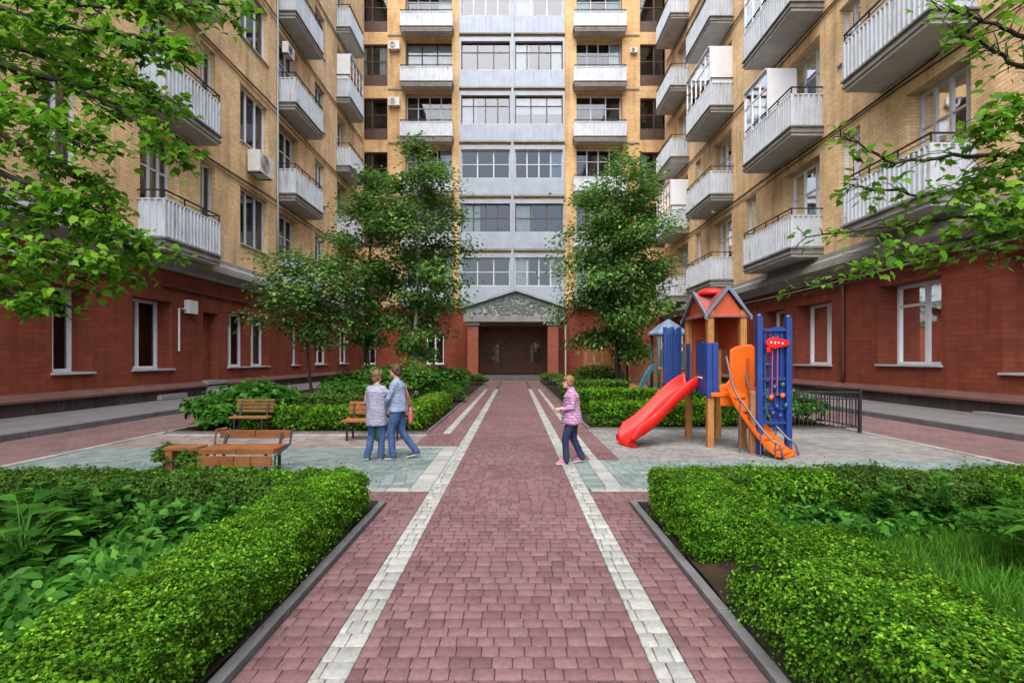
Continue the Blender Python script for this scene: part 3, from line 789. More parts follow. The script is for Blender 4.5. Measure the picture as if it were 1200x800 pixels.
# garden beds: raised soil inside dark kerbs
def bed(x0, x1, y0, y1, mat='soil', nm='bed_soil', z=.045):
    g = NP(); nx, ny = max(2,int((x1-x0)/.15)), max(2,int((y1-y0)/.15))
    X, Y = np.meshgrid(np.linspace(x0,x1,nx), np.linspace(y0,y1,ny))
    P = np.stack([X.ravel(), Y.ravel(), np.full(X.size, z)], 1); P[:,2] += .018*wob(P, 5) + .008*RNG.normal(size=len(P))
    i, j = np.meshgrid(np.arange(nx-1), np.arange(ny-1)); k = (j*nx+i).ravel()
    g.add(P, np.stack([k, k+1, k+nx+1, k+nx], 1))
    return tag(g.build(nm, M[mat], smooth=True), kind='structure')
def kerbline(pts, w=.075, h=.052):
    mb = MB()
    for (x0,y0),(x1,y1) in zip(pts, pts[1:]):
        L = math.hypot(x1-x0, y1-y0); n = max(1, round(L/.8))
        for i in range(n):
            t0, t1 = i/n, (i+1)/n; g = .004/L*1
            a = Vector((x0+(x1-x0)*(t0+g), y0+(y1-y0)*(t0+g), h/2+.002)); b = Vector((x0+(x1-x0)*(t1-g), y0+(y1-y0)*(t1-g), h/2+.002+PVR.uniform(-.004,.004)))
            mb.bar(a, b, w, h)
    return tag(mb.build('kerb', M['kerb'], bevel=.006), kind='structure')
bed(-7.9, -1.58, .6, 5.93, 'turf', 'lawn'); bed(1.43, 7.9, .6, 5.93, 'turf', 'lawn')
bed(-2.35, -1.57, .62, 5.9, 'soil', 'bed_soil', .062); bed(1.42, 2.2, .62, 5.9, 'soil', 'bed_soil', .062)
kerbline([(-1.53, .8), (-1.53, 5.95), (-7.9, 5.95)]); kerbline([(1.375, .8), (1.375, 5.95), (7.9, 5.95)])
bed(-7.9, -2.0, 11.6, 38.5, 'soil', 'bed_soil', .05); bed(1.80, 7.9, 12.25, 38.5, 'soil', 'bed_soil', .05)
kerbline([(-1.98, 38.5), (-1.98, 11.58), (-7.9, 11.58)], .08, .05); kerbline([(1.78, 38.5), (1.78, 12.22), (7.9, 12.22)], .08, .05)
# ------------------------------------------------------------------ hedges, shrubs, grass
def hedge(label, x0, x1, y0, y1, h, ls=.038, dens=3600, mat='hedge', r=.13, rough=.055, group='clipped hedges', z0=.05, mixmat=None, cat='hedge', name='hedge', seed=None):
    seed = RNG.uniform(0, 50) if seed is None else seed
    hx, hy = (x1-x0)/2, (y1-y0)/2; cx, cy = (x0+x1)/2, (y0+y1)/2
    A = np.array([4*hx*hy, 2*hy*h, 2*hy*h, 2*hx*h, 2*hx*h]); n = int(A.sum()*dens)
    face = RNG.choice(5, n, p=A/A.sum()); u, v = RNG.uniform(-1,1,n), RNG.uniform(-1,1,n); w = RNG.uniform(0,1,n)
    P = np.zeros((n,3))
    P[:,0] = np.where(face == 1, hx, np.where(face == 2, -hx, u*hx))
    P[:,1] = np.where(face == 3, hy, np.where(face == 4, -hy, np.where((face == 1)|(face == 2), u*hy, v*hy)))
    P[:,2] = np.where(face == 0, h, w*h)
    r = min(r, hx*.8, hy*.8, h*.6)
    c = np.stack([np.clip(P[:,0],-hx+r,hx-r), np.clip(P[:,1],-hy+r,hy-r), np.minimum(P[:,2],h-r)], 1)
    Nn = nrm(P-c+1e-6)
    S = c + r*Nn
    wv = wob(S+np.array([cx,cy,0]), 2.6, seed)*.6 + wob(S+np.array([cx,cy,0]), 11, seed)*.45 + wob(S+np.array([cx,cy,0]), 24, seed)*.45
    inset = RNG.exponential(.036, n)
    stray = (RNG.random(n) < .05)*RNG.uniform(0,.085,n)
    low = np.clip(S[:,2]/(.3*h), .0, 1)           # thinner, hollow foot
    S = S + Nn*(rough*wv - inset + stray - .05*(1-low))[:,None]
    S[:,2] = np.maximum(S[:,2], .015)
    keep = (RNG.random(n) < .35+.65*low)
    S, Nn = S[keep], Nn[keep]; n = len(S)
    S += np.array([cx, cy, z0])
    nn = nrm(Nn*.75 + np.array([0,0,.45]) + rnd_dirs(n)*.8)
    T = rnd_dirs(n) + np.array([0,0,.35]) + Nn*.5
    acc = NP(); acc.add_mb(MB(), 1) if False else None
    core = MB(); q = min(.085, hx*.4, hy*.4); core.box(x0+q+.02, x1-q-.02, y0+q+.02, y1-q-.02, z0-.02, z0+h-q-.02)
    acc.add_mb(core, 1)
    # bare stems showing at the foot
    st = MB()
    for i in range(int((hx+hy)*2*9)):
        t = random.random(); e = random.random()
        if hx > hy: bx, by = x0+.05+t*(x1-x0-.1), random.choice((y0+.06, y1-.06))
        else: bx, by = random.choice((x0+.06, x1-.06)), y0+.05+t*(y1-y0-.1)
        st.tube([(bx,by,z0-.03),(bx+random.uniform(-.04,.04),by+random.uniform(-.04,.04),z0+h*.5)], [.006,.004], 4)
    acc.add_mb(st, 1)
    sz = RNG.uniform(.5, 1.45, n)*ls
    if mixmat:
        sel = (wob(S, 1.6, seed+9) > .25)
        leaves(acc, S[~sel], nn[~sel], T[~sel], sz[~sel], T_DIAMOND, 0, 1.15); leaves(acc, S[sel], nn[sel], T[sel], sz[sel], T_DIAMOND, 2, 1.15)
        o = acc.build(name, [M[mat], M['hedge_core'], M[mixmat]])
    else:
        leaves(acc, S, nn, T, sz, T_DIAMOND, 0, 1.15)
        o = acc.build(name, [M[mat], M['hedge_core']])
    return tag(o, label, cat, group)

def mound(label, x0, x1, y0, y1, H, ls, dens, mat, group, name='hedge', cat='hedge', rough=.05):
    """foliage over a height field H(x, y)"""
    n = int((x1-x0)*(y1-y0)*dens)
    X, Y = RNG.uniform(x0,x1,n), RNG.uniform(y0,y1,n)
    Z = H(X, Y); e = .02
    Nn = nrm(np.stack([-(H(X+e,Y)-H(X-e,Y))/(2*e), -(H(X,Y+e)-H(X,Y-e))/(2*e), np.ones(n)], 1))
    keep = (Z > .06)&(RNG.random(n) < np.clip(1/np.maximum(Nn[:,2],.14), 1, 7)/6)
    P = np.stack([X,Y,Z],1)[keep]; Nn = Nn[keep]; n = len(P)
    P += Nn*(rough*(wob(P,2.6)*.6+wob(P,11)*.45+wob(P,24)*.45) - RNG.exponential(.03,n) + (RNG.random(n)<.05)*RNG.uniform(0,.08,n))[:,None]
    P[:,2] = np.maximum(P[:,2], .03)
    acc = NP()
    gx, gy = int((x1-x0)/.1)+2, int((y1-y0)/.1)+2
    XX, YY = np.meshgrid(np.linspace(x0,x1,gx), np.linspace(y0,y1,gy)); C = np.stack([XX.ravel(),YY.ravel(),np.maximum(H(XX.ravel(),YY.ravel())-.10,-.02)],1)
    i, j = np.meshgrid(np.arange(gx-1), np.arange(gy-1)); k = (j*gx+i).ravel()
    acc.add(C, np.stack([k,k+1,k+gx+1,k+gx],1), 1)
    leaves(acc, P, nrm(Nn*.7+np.array([0,0,.4])+rnd_dirs(n)*.6), rnd_dirs(n)+np.array([0,0,.4]), RNG.uniform(.7,1.3,n)*ls, T_DIAMOND, 0, 1.1)
    return tag(acc.build(name, [M[mat], M['hedge_core']]), label, cat, group)

def bush(label, x, y, rx, ry, h, ls=.075, n=2600, mat='bush', lobes=7, tmpl=T_OVAL, group='leafy shrubs in the rear beds', name='bush', seed=None, z0=.03):
    """several overlapping leafy lobes on a few stems"""
    rs = random.Random(int(x*97+y*131)&0xffff)
    Cs = [(x, y, h*.52, rx*.72, ry*.72, h*.48)]
    for i in range(lobes):
        a = 2*PI*i/lobes + rs.uniform(-.4,.4); q = rs.uniform(.45,.72); s = rs.uniform(.35,.55)
        Cs.append((x+rx*q*math.cos(a), y+ry*q*math.sin(a), h*rs.uniform(.28,.68), rx*s, ry*s, h*rs.uniform(.24,.38)))
    acc = NP(); Ps, Ns = [], []
    for c in Cs:
        m = int(n*(c[3]*c[4])/sum(q[3]*q[4] for q in Cs)); D = rnd_dirs(m); D[:,2] = np.abs(D[:,2])*.9 + D[:,2]*.1
        rr = RNG.uniform(.62,1.05,m)[:,None]; Ps.append(np.array(c[:3]) + D*rr*np.array(c[3:])); Ns.append(D)
    P = np.concatenate(Ps); D = np.concatenate(Ns); m = len(P); P[:,2] = np.maximum(P[:,2], .06)
    P += D*(.12*h*wob(P, 2.5))[:,None]
    st = MB()
    for c in Cs: st.tube([(x+(c[0]-x)*.25,y+(c[1]-y)*.25,z0-.03),(c[0],c[1],c[2]*.9)], [.018,.008], 5)
    acc.add_mb(st, 1)
    leaves(acc, P, nrm(D*.6+np.array([0,0,.55])+rnd_dirs(m)*.55), D*.8+rnd_dirs(m)*.7-np.array([0,0,.15]), RNG.uniform(.65,1.35,m)*ls, tmpl, 0, 1.2)
    return tag(acc.build(name, [M[mat], M['bark']]), label, 'shrub', group)

def leafy_plant(label, x, y, n, L, h, mat='bigleaf', tmpl=T_LONG, wide=1.6, name='garden_plant', cat='plant', group='broad leaved garden plants', spread=1.0, stems=1, z0=.04):
    """arching stalks with big blades"""
    acc = NP(); st = MB(); P, Nn, T, S = [], [], [], []
    rs = random.Random(int(x*977+y*313)&0xffff)
    for i in range(n):
        a = rs.uniform(0, 2*PI); q = rs.random()**.6*spread; d = Vector((math.cos(a), math.sin(a), 0))
        hz = h*rs.uniform(.45,1.0)*(1.1-.5*q); tip = Vector((x,y,z0)) + d*(L*q*.9) + Vector((0,0,hz))
        b = Vector((x+rs.uniform(-.05,.05), y+rs.uniform(-.05,.05), z0-.03))
        mid = (b+tip)/2 + Vector((0,0,hz*.18)) - d*L*.08
        st.tube([b, mid, tip], [.007,.006,.004], 4)
        if stems > 1:
            for t in np.linspace(.3, 1, stems):
                p = b*(1-t)**2 + mid*2*t*(1-t) + tip*t*t; aa = rs.uniform(0, 2*PI)
                P.append(p); dd = Vector((math.cos(aa), math.sin(aa), rs.uniform(-.1,.6))); T.append(dd); Nn.append(Vector((-dd.x*.4, -dd.y*.4, 1))); S.append(L*rs.uniform(.5,1)*(1.15-.4*t))
        else:
            P.append(tip); T.append(d + Vector((rs.uniform(-.3,.3), rs.uniform(-.3,.3), rs.uniform(-.45,.35)))); Nn.append(Vector((-d.x*.35+rs.uniform(-.2,.2), -d.y*.35+rs.uniform(-.2,.2), 1))); S.append(L*rs.uniform(.6,1.1))
    acc.add_mb(st, 1)
    leaves(acc, np.array(P), np.array(Nn), np.array(T), np.array(S), tmpl, 0, wide)
    return tag(acc.build(name, [M[mat], M['bush']]), label, cat, group)

def grass(name, x0, x1, y0, y1, n, hmin, hmax, label, dens=None, z0=.05):
    X, Y = RNG.uniform(x0,x1,n), RNG.uniform(y0,y1,n)
    P = np.stack([X,Y,np.full(n,z0)],1)
    k = wob(P, 1.2)+.35*wob(P, 4) + RNG.normal(size=n)*.35
    P = P[k > -.75]; n = len(P)
    T = np.array([0,0,1.0]) + rnd_dirs(n)*np.array([.45,.45,.1]); a = RNG.uniform(0,2*PI,n); Nn = np.stack([np.cos(a),np.sin(a),np.zeros(n)],1)
    acc = NP(); leaves(acc, P, Nn, T, RNG.uniform(hmin,hmax,n)*(1+.35*wob(P,2.2)), T_BLADE, 0, 1.0)
    o = acc.build(name, [M['grass']]); return tag(o, label, 'grass', kind='stuff')

# near left bed
hedge('clipped bright green hedge along the path, in the bed with the broad dark leaves', -2.27, -1.57, 1.45, 5.55, .43, .0195, 20000)
hedge('loose green hedge between the long low bench and the broad leaved plants', -7.7, -1.75, 5.28, 5.86, .42, .030, 7500, mixmat='bush_light', rough=.07)
grass('grass', -7.6, -2.2, 1.2, 5.3, 46000, .06, .17, 'ragged green grass in the bed behind the path hedge')
LP = [(-3.6,3.75,.62,.27,34),(-4.6,4.2,.66,.3,34),(-3.35,2.9,.42,.2,22),(-5.6,4.6,.55,.26,26),(-4.3,3.1,.52,.25,26),(-3.0,4.5,.40,.15,26),(-2.75,3.6,.28,.11,20),(-3.9,5.0,.45,.17,30)]
LBL = ['large plant with long dark leaves in the bed, third row from the path hedge','tall clump of long arching leaves near the back hedge of the bed','low dark leaved clump in the grass nearest the camera','broad leaved clump at the outer end of the bed, close to the loose hedge','mid green broad leaved clump between the taller ones','small leaved rosette plant at the meeting of the two hedges','smallest rosette of pale leaves touching the path hedge','bushy rosette plant right in front of the loose hedge']
for (x,y,h,L,n), lb in zip(LP, LBL): leafy_plant(lb, x, y, n*2, L, h, stems=1 if L > .22 else 4, wide=1.9 if L > .22 else 2.2, tmpl=T_LONG if L > .22 else T_OVAL)
for i,(x,y,h) in enumerate([(-3.4,5.55,.72),(-2.9,5.6,.66),(-2.55,5.5,.62)]):
    leafy_plant(['tall thin weed sprouting above the loose hedge, farthest from the path','middle thin weed sprouting above the loose hedge','thin weed above the loose hedge, nearest the path'][i], x, y, 9, .10, h, stems=6, spread=.8, tmpl=T_OVAL, wide=1.3, mat='bush_light', group='thin weeds growing through the hedges')
cov = NP()
for x0,x1,y0,y1,n,zz in ((-7.6,-2.35,2.5,5.25,15000,.20),(-7.6,-2.5,1.2,2.5,2200,.10),(2.3,7.6,4.55,5.2,2600,.16)):
    P = np.stack([RNG.uniform(x0,x1,n),RNG.uniform(y0,y1,n),np.zeros(n)],1); k = wob(P,1.1,3.)+.5*wob(P,3.3,1.)
    P[:,2] = .06+RNG.uniform(.15,1.0,n)*zz*(1+.7*k); P = P[k > -.55]
    hf = len(P)//2; nn = nrm(np.array([0,-.1,.9])+rnd_dirs(len(P))*.8); tt = rnd_dirs(len(P))-np.array([0,0,.3])
    leaves(cov, P[:hf], nn[:hf], tt[:hf], RNG.uniform(.04,.085,hf), T_OVAL, 0, 1.15); leaves(cov, P[hf:], nn[hf:], tt[hf:], RNG.uniform(.08,.17,len(P)-hf), T_LONG, 0, 1.3)
tag(cov.build('undergrowth', [M['bigleaf']]), 'low leafy undergrowth between the garden plants of the near beds', 'ground cover', kind='stuff')
ML = [(-4.05,4.75,.60,.2,40),(-5.1,3.7,.62,.24,40),(-3.55,4.4,.50,.16,40),(-4.6,5.0,.58,.18,44),(-5.9,3.9,.66,.24,40),(-3.9,3.3,.46,.17,36),(-6.6,4.8,.62,.2,44),(-2.75,4.85,.46,.13,40)]
MT = ['thick leafy weed between the loose hedge and the tall arching clump','thick leafy weed at the outer side of the long leaved plant','mid height leafy weed beside the rosette plants','dense leafy weed pressed against the middle of the loose hedge','big leafy weed at the outer border of the bed','low leafy weed in front of the long leaved plant','dense leafy weed in the outer corner of the loose hedge','small leafy weed in the inner corner of the loose hedge']
for (x,y,h,L,n), lb in zip(ML, MT): leafy_plant(lb, x, y, n, L, h, stems=5, tmpl=T_OVAL, wide=1.5, spread=1.5, group='leafy weeds in the near bed')
# near right bed
hedge('clipped bright green hedge block beside the path, ending at the green paving', 1.43, 2.11, 4.06, 5.60, .46, .0195, 20000)
def HF(X, Y):
    edge = np.clip((X-1.42)/.10,0,1)*np.clip((3.44-Y)/.10,0,1)
    edge = np.sqrt(np.clip(edge,0,1))
    fall = .54 - .44*np.clip((X-2.12-.07*np.sin(Y*3))/.62,0,1)**.8
    return .05+edge*fall
mound('bright green hedge nearest the camera, sloping down into the grass', 1.41, 2.85, 1.3, 3.66, HF, .021, 100000, 'hedge', 'clipped hedges')
hedge('loose green hedge in front of the playground paving, with tall plants before it', 2.05, 7.7, 5.22, 5.84, .43, .030, 7500, mixmat='bush_light', rough=.07)
grass('grass', 2.3, 7.6, 1.1, 5.3, 150000, .05, .13, 'long green grass in the bed below the playground')
RP = [(3.55,4.95,.62,.12,20),(4.15,5.0,.66,.13,22),(4.75,5.05,.60,.12,18),(2.95,4.9,.42,.12,18),(5.4,4.9,.6,.13,20)]
RL = ['tall stemmed dark green plant before the loose hedge, second of the row from the path','tallest stemmed plant in the middle of the row before the loose hedge','stemmed plant before the loose hedge, fourth of the row from the path','short broad plant before the loose hedge, nearest the clipped hedge block','stemmed plant at the outer end of the row before the loose hedge']
for (x,y,h,L,n), lb in zip(RP, RL): leafy_plant(lb, x, y, int(n*1.5), L*1.25, h, stems=10, tmpl=T_OVAL, wide=1.2, group='tall stemmed plants before the hedge', spread=2.2)
leafy_plant('big plant with long pointed leaves at the outer edge of the grass', 4.15, 3.75, 90, .36, .72, tmpl=T_LONG, wide=1.0)
for i,(x,y,h) in enumerate([(3.9,5.6,.66),(4.9,5.55,.7),(2.9,5.6,.62)]):
    leafy_plant(['thin weed above the playground hedge, middle of three','thin weed above the playground hedge, farthest from the path','thin weed above the playground hedge, nearest the path'][i], x, y, 9, .10, h, stems=6, spread=.8, tmpl=T_OVAL, wide=1.3, mat='bush_light', group='thin weeds growing through the hedges')

# rear left beds
hedge('low trimmed hedge behind the slatted bench where two people stand', -6.3, -2.15, 11.7, 12.35, .52, .06, 1700)
hedge('trimmed hedge running back along the path, yellowing at its corner', -2.72, -2.08, 12.4, 16.6, .55, .06, 1500, mixmat='hedge_yellow')
hedge('second trimmed row in the bed with the twin trees', -6.6, -3.0, 14.4, 15.0, .60, .07, 1200, mat='bush_light')
bush('round green bush beside the path, just past the yellowing hedge', -2.35, 19.6, .55, .6, .8, .07, 1900, 'bush_light', 5)
bush('small round bush at the foot of the porch column, under the twin trees', -2.35, 32.5, .7, .7, .85, .09, 1500, 'bush_light', 5)
bush('large leafy burdock bush behind the low bench', -6.9, 13.3, 1.25, .9, 1.15, .17, 1500, 'bigleaf', 7)
bush('sprawling big leaved bush at the corner of the bed beside the side road', -7.15, 12.15, .6, .5, .78, .15, 700, 'bigleaf', 5)
bush('mid green bush between the burdock and the twin trees', -5.5, 16.3, 1.2, .8, 1.0, .11, 1700, 'bush', 7)
bush('low bush with rusty leaves in front of the twin trees', -4.15, 14.9, .8, .5, .8, .09, 1300, 'bush_rust', 5)
bush('big dark green lilac bush under the twin trees', -3.85, 18.2, 1.75, 1.2, 1.75, .12, 4200, 'bush', 9)
bush('dark bush behind the lilac, next to the path', -3.2, 23.5, 1.2, 1.0, 1.4, .12, 2200, 'bush', 7)
bush('dark bush in the far corner bed, below the red wall windows', -6.8, 21.5, 1.4, 1.1, 1.2, .13, 2200, 'bush', 7)
bush('shadowed bush close to the red corner of the court', -6.9, 30, 1.6, 1.2, 1.3, .14, 1900, 'bush', 7)
# rear right beds
hedge('trimmed hedge in front of the rear bed, behind the foot of the red slide', 1.90, 6.2, 12.4, 13.05, .58, .06, 1700)
hedge('second trimmed hedge row behind the red slide', 1.85, 5.6, 15.2, 15.9, .72, .065, 1400)
hedge('third trimmed hedge row, in front of the sandbox trees', 1.85, 4.3, 19.3, 20.1, .80, .08, 1100, mat='bush_light')
bush('small round bush at the foot of the porch column, with the slim pole', 2.3, 32.5, .75, .7, .9, .09, 1500, 'bush_light', 5)
bush('wide dark bush beneath the single dense tree', 4.4, 27.5, 1.6, 1.1, 1.5, .13, 2400, 'bush', 7)
bush('light green bush beside the path, at the end of the third hedge row', 2.5, 22.6, .6, .8, .95, .09, 1300, 'bush_light', 5)
bush('low bush in the bed behind the timber playhouse', 6.3, 17.8, 1.2, .9, 1.1, .12, 1700, 'bush', 7)
bush('dense bush behind the black railing', 7.15, 12.95, .85, .5, .95, .10, 1800, 'bush', 6)
bush('small clump at the outer end of the black railing', 6.3, 13.6, .6, .4, .8, .10, 900, 'bush_light', 5)
bush('tuft of leaves at the end of the low plank seat', -5.35, 7.9, .24, .22, .42, .07, 420, 'bush_light', 4, group='tufts by the low bench')
bush('tuft of leaves between the low plank seat and the long low bench', -4.66, 7.35, .15, .15, .40, .06, 260, 'bush_light', 4, group='tufts by the low bench')
ground = NP()
for x0,x1,y0,y1,n in ((-7.8,-2.8,12.5,38,9000),(2.7,7.8,13.1,38,8000)):
    P = np.stack([RNG.uniform(x0,x1,n),RNG.uniform(y0,y1,n),np.full(n,.06)+RNG.exponential(.05,n)],1); P = P[wob(P,.9)>-.4]
    leaves(ground, P, nrm(np.array([0,0,1.])+rnd_dirs(len(P))*.5), rnd_dirs(len(P)), RNG.uniform(.1,.2,len(P)), T_OVAL, 0, 1.2)
tag(ground.build('ground_cover', [M['bush']]), 'leafy ground cover between the rear hedges', 'ground cover', kind='stuff')

# ------------------------------------------------------------------ trees
def tree(name, label, x, y, H, clear, rmax, nleaf, ls, trunk_r, bark, mat, group, lean=(0,0), stems=1, seed=1, shape=None, tmpl=T_OVAL, zoff=.03):
    rs = random.Random(seed); rg = np.random.default_rng(seed)
    root = empty(name, (x, y, 0), label, 'tree', group)
    tr = MB(); tips = []
    shape = shape or (lambda t: (math.sin(PI*min(1, t*.86+.12)))**.75)
    for s in range(stems):
        ox, oy = (0,0) if stems == 1 else (rs.uniform(-.45,.45), rs.uniform(-.35,.35))
        dx, dy = lean[0]+(rs.uniform(-.6,.6) if stems > 1 else 0), lean[1]+(rs.uniform(-.5,.5) if stems > 1 else 0)
        Hs = H*(1 if s == 0 else rs.uniform(.72,.95)); pth, rad = [], []
        for i in range(13):
            t = i/12
            pth.append(Vector((x+ox+dx*t+.12*math.sin(t*5+seed+s), y+oy+dy*t+.12*math.cos(t*4+seed), Hs*.96*t-.05)))
            rad.append(trunk_r*(1-.55*(s>0))*((1-t)**.8*.92+.06)*(1+.35*max(0,.08-t)/.08))
        tr.tube(pth, rad, 9)
        nb = int(30/stems**.5)
        for b in range(nb):
            t = (clear/Hs) + (1-clear/Hs)*((b+rs.random())/nb)*.97
            k = min(11, int(t*12)); p0 = pth[k].lerp(pth[k+1], t*12-k)
            tt = (p0.z-clear)/(H-clear); L = max(.35, rmax*shape(max(0,tt))*rs.uniform(.62,1.15)); a = b*2.4+rs.uniform(-.5,.5)
            d = Vector((math.cos(a), math.sin(a), 0)); up = rs.uniform(.25,.75)+.5*tt
            q = [p0, p0+d*L*.4+Vector((0,0,L*up*.45)), p0+d*L*.75+Vector((0,0,L*up*.62)), p0+d*L+Vector((0,0,L*(up*.62-.10)))]
            r0 = max(.012, rad[k]*.42); tr.tube(q, [r0, r0*.6, r0*.35, r0*.15], 5)
            for m in range(6):
                u = rs.uniform(.3,1.0); i0 = min(2, int(u*3)); c = q[i0].lerp(q[i0+1], u*3-i0)
                e = c + Vector((rs.uniform(-1,1), rs.uniform(-1,1), rs.uniform(-.6,.55)))*(.30*L+.20)
                tr.tube([c, c.lerp(e,.5)+Vector((0,0,.04)), e], [r0*.25+.003, .005, .003], 4, cap=False)
                tips.append((*e, .32*L**.5+.12)); tips.append((*c.lerp(e,.5), .28*L**.5+.1))
    tr.build('trunk', M[bark], root, smooth=True)
    C = np.array(tips); wgt = C[:,3]**1.5; idx = rg.choice(len(C), nleaf, p=wgt/wgt.sum())
    off = rg.normal(size=(nleaf,3))*np.array([1,1,.62])*(C[idx,3]*.62)[:,None]
    P = C[idx,:3] + off
    P[:,2] = np.maximum(P[:,2], clear*.55)
    out = nrm(P - np.array([x+lean[0]*.5, y+lean[1]*.5, H*.45]))
    acc = NP()
    leaves(acc, P, nrm(np.array([0,0,.8])+out*.5+rnd_dirs(nleaf)*.6), out*.6+rnd_dirs(nleaf)*.8-np.array([0,0,.45]), rg.uniform(.65,1.3,nleaf)*ls, tmpl, 0, 1.2)
    acc.build('crown', [M[mat]], root)
    return root
TG = 'young trees in the rear beds'
tree('courtyard_tree', 'fuller of the twin trees, with a pale trunk, closer to the entrance porch', -4.15, 22.2, 10.6, 1.9, 2.15, 15000, .155, .13, 'birch', 'treeleaf', TG, seed=4, lean=(-.2,0))
tree('courtyard_tree', 'slimmer of the twin trees, with a dark trunk, closer to the side building', -6.6, 23.2, 10.6, 2.2, 1.75, 9000, .155, .12, 'bark', 'treeleaf', TG, seed=9, lean=(.1,0))
tree('courtyard_tree', 'dense dark green tree on several thin trunks, behind the red slide', 5.0, 23.6, 11.0, 1.8, 2.5, 22000, .16, .13, 'bark', 'treeleaf', TG, seed=14, stems=3)
tree('courtyard_tree', 'low spreading sapling in front of the red wall windows', -8.2, 20.6, 5.6, 2.3, 2.3, 7000, .15, .07, 'bark', 'treeleaf', TG, seed=21)
tree('courtyard_tree', 'thin tree half hidden at the back of the playground beds', 6.6, 30.5, 8.5, 2.5, 1.7, 6000, .17, .1, 'bark', 'treeleaf', TG, seed=33)

# ---- overhanging maples: trunks stand outside the frame, limbs reach over the court
def at(u, v, Y): return Vector(((u-603)/600*Y, Y, 1.7-(v-420)/600*Y))
def overhang(label, base, limbs, seed, ls=.082, per=26, spread=.23, extra=()):
    rs = random.Random(seed); rg = np.random.default_rng(seed)
    root = empty('maple_tree', base, label, 'tree', 'maples overhanging the court')
    tr = MB(); b = Vector(base); hub = b + Vector((0,0,3.6))
    tr.tube([b+Vector((0,0,-.05)), b+Vector((.05,.05,1.6)), hub, hub+Vector((0,0,2.5))], [.20,.16,.14,.09], 12)
    P, D = [], []
    for pts, th, dens in limbs:
        s0 = b + Vector((0,0,min(max(pts[0].z-.5, 1.8), 5.9)))
        pth = [s0] + list(pts)
        fine = []
        for i in range(len(pth)-1):
            for k in range(6): fine.append(pth[i].lerp(pth[i+1], k/6)+Vector((rs.uniform(-1,1),rs.uniform(-1,1),rs.uniform(-1,1)))*.015)
        fine.append(pth[-1]); n = len(fine)
        tr.tube(fine, [th*(1-.88*i/(n-1))+.003 for i in range(n)], 7)
        nl = int(per*dens)
        for i in range(6, n):
            t = (i-6)/(n-6)
            for q in range(2):
                dirn = (fine[min(i,n-1)]-fine[i-1]).normalized()
                tw = Vector((rs.uniform(-1,1), rs.uniform(-1,1), rs.uniform(-.8,.5)))*(spread*rs.uniform(.6,1.5)*(1.15-.5*t)) + dirn*.12
                e = fine[i]+tw
                tr.tube([fine[i], fine[i].lerp(e,.5)+Vector((0,0,.02)), e], [.006,.004,.002], 4, cap=False)
                m = max(2, int(nl/ (2*(n-6)) * rs.uniform(.6,1.4)))
                for _ in range(m):
                    f = rs.uniform(.25,1.05); P.append(fine[i].lerp(e,f)+Vector((rs.gauss(0,.045),rs.gauss(0,.05),rs.gauss(0,.045)))); D.append(tw.normalized()*.6+Vector((rs.uniform(-.7,.7),rs.uniform(-.7,.7),-.55)))
    tr.build('trunk', M['bark'], root, smooth=True)
    P = np.array(P); D = np.array(D); n = len(P)
    acc = NP()
    leaves(acc, P, nrm(np.array([0,-.25,.75])+rnd_dirs(n)*.62), D, rg.uniform(.55,1.25,n)*ls, T_MAPLE, 0, 1.0)
    acc.build('crown', [M['maple']], root)
    return root
A = lambda Y, *uv: [at(u, v, Y+i*.0) for i,(u,v) in enumerate(uv)]
LM = []
for Y, den, uv in [
    (4.6, 5.5, [(-60,-30),(40,5),(150,8),(268,6)]), (4.3, 5, [(-60,-10),(60,30),(150,40),(212,56)]),
    (4.9, 5, [(-60,30),(60,70),(140,95),(196,120)]), (4.5, 4.6, [(-60,60),(70,95),(140,128),(212,186)]),
    (4.2, 4.2, [(-60,100),(10,130),(70,150),(120,170)]), (5.0, 4.2, [(-60,130),(40,175),(90,205),(125,240)]),
    (4.4, 4.5, [(-60,170),(30,215),(90,235),(138,262)]), (4.7, 5, [(-60,200),(20,240),(100,270),(188,298)]),
    (4.3, 3.6, [(-60,240),(10,275),(60,292),(110,300)]), (4.8, 3.2, [(-60,280),(0,315),(60,325),(150,322)]),
    (4.4, 2.4, [(-60,300),(-10,335),(20,345),(48,352)]), (4.6, 4.5, [(-60,-60),(20,-40),(90,-20),(180,-8)]), (5.2, 3.4, [(-60,20),(20,30),(90,60),(130,70)])]:
    LM.append((A(Y,*uv), .035, den*22))
overhang('maple whose broad leafy boughs hang over the burdock and bench side of the court', (-6.3, 3.9, 0), LM, 5, per=6)
RM = []
for Y, den, uv in [
    (4.2, 2.2, [(1260,60),(1190,40),(1140,20),(1100,10)]), (4.4, 1.6, [(1260,110),(1190,75),(1150,50),(1120,38)]),
    (4.0, 6.0, [(1260,110),(1210,120),(1180,130),(1150,150)]), (4.2, 5.5, [(1260,160),(1210,175),(1165,200),(1120,222)]),
    (4.5, 3.2, [(1260,200),(1170,218),(1080,228),(1000,218)]), (4.3, 2.4, [(1260,190),(1150,180),(1050,190),(985,160)]),
    (4.6, 3.0, [(1260,240),(1150,252),(1060,262),(945,278)]), (4.2, 3.4, [(1260,260),(1170,275),(1090,285),(1010,300)]),
    (4.7, 3.0, [(1260,290),(1150,292),(1060,305),(930,338)]), (4.0, 5, [(1260,210),(1220,230),(1190,245),(1150,262)]),
    (4.3, 1.6, [(1260,0),(1210,-10),(1170,-20),(1130,-14)])]:
    RM.append((A(Y,*uv), .026, den*10))
overhang('maple whose thin sparse twigs reach over the playground side of the court', (6.3, 3.7, 0), RM, 8, per=5, spread=.2)
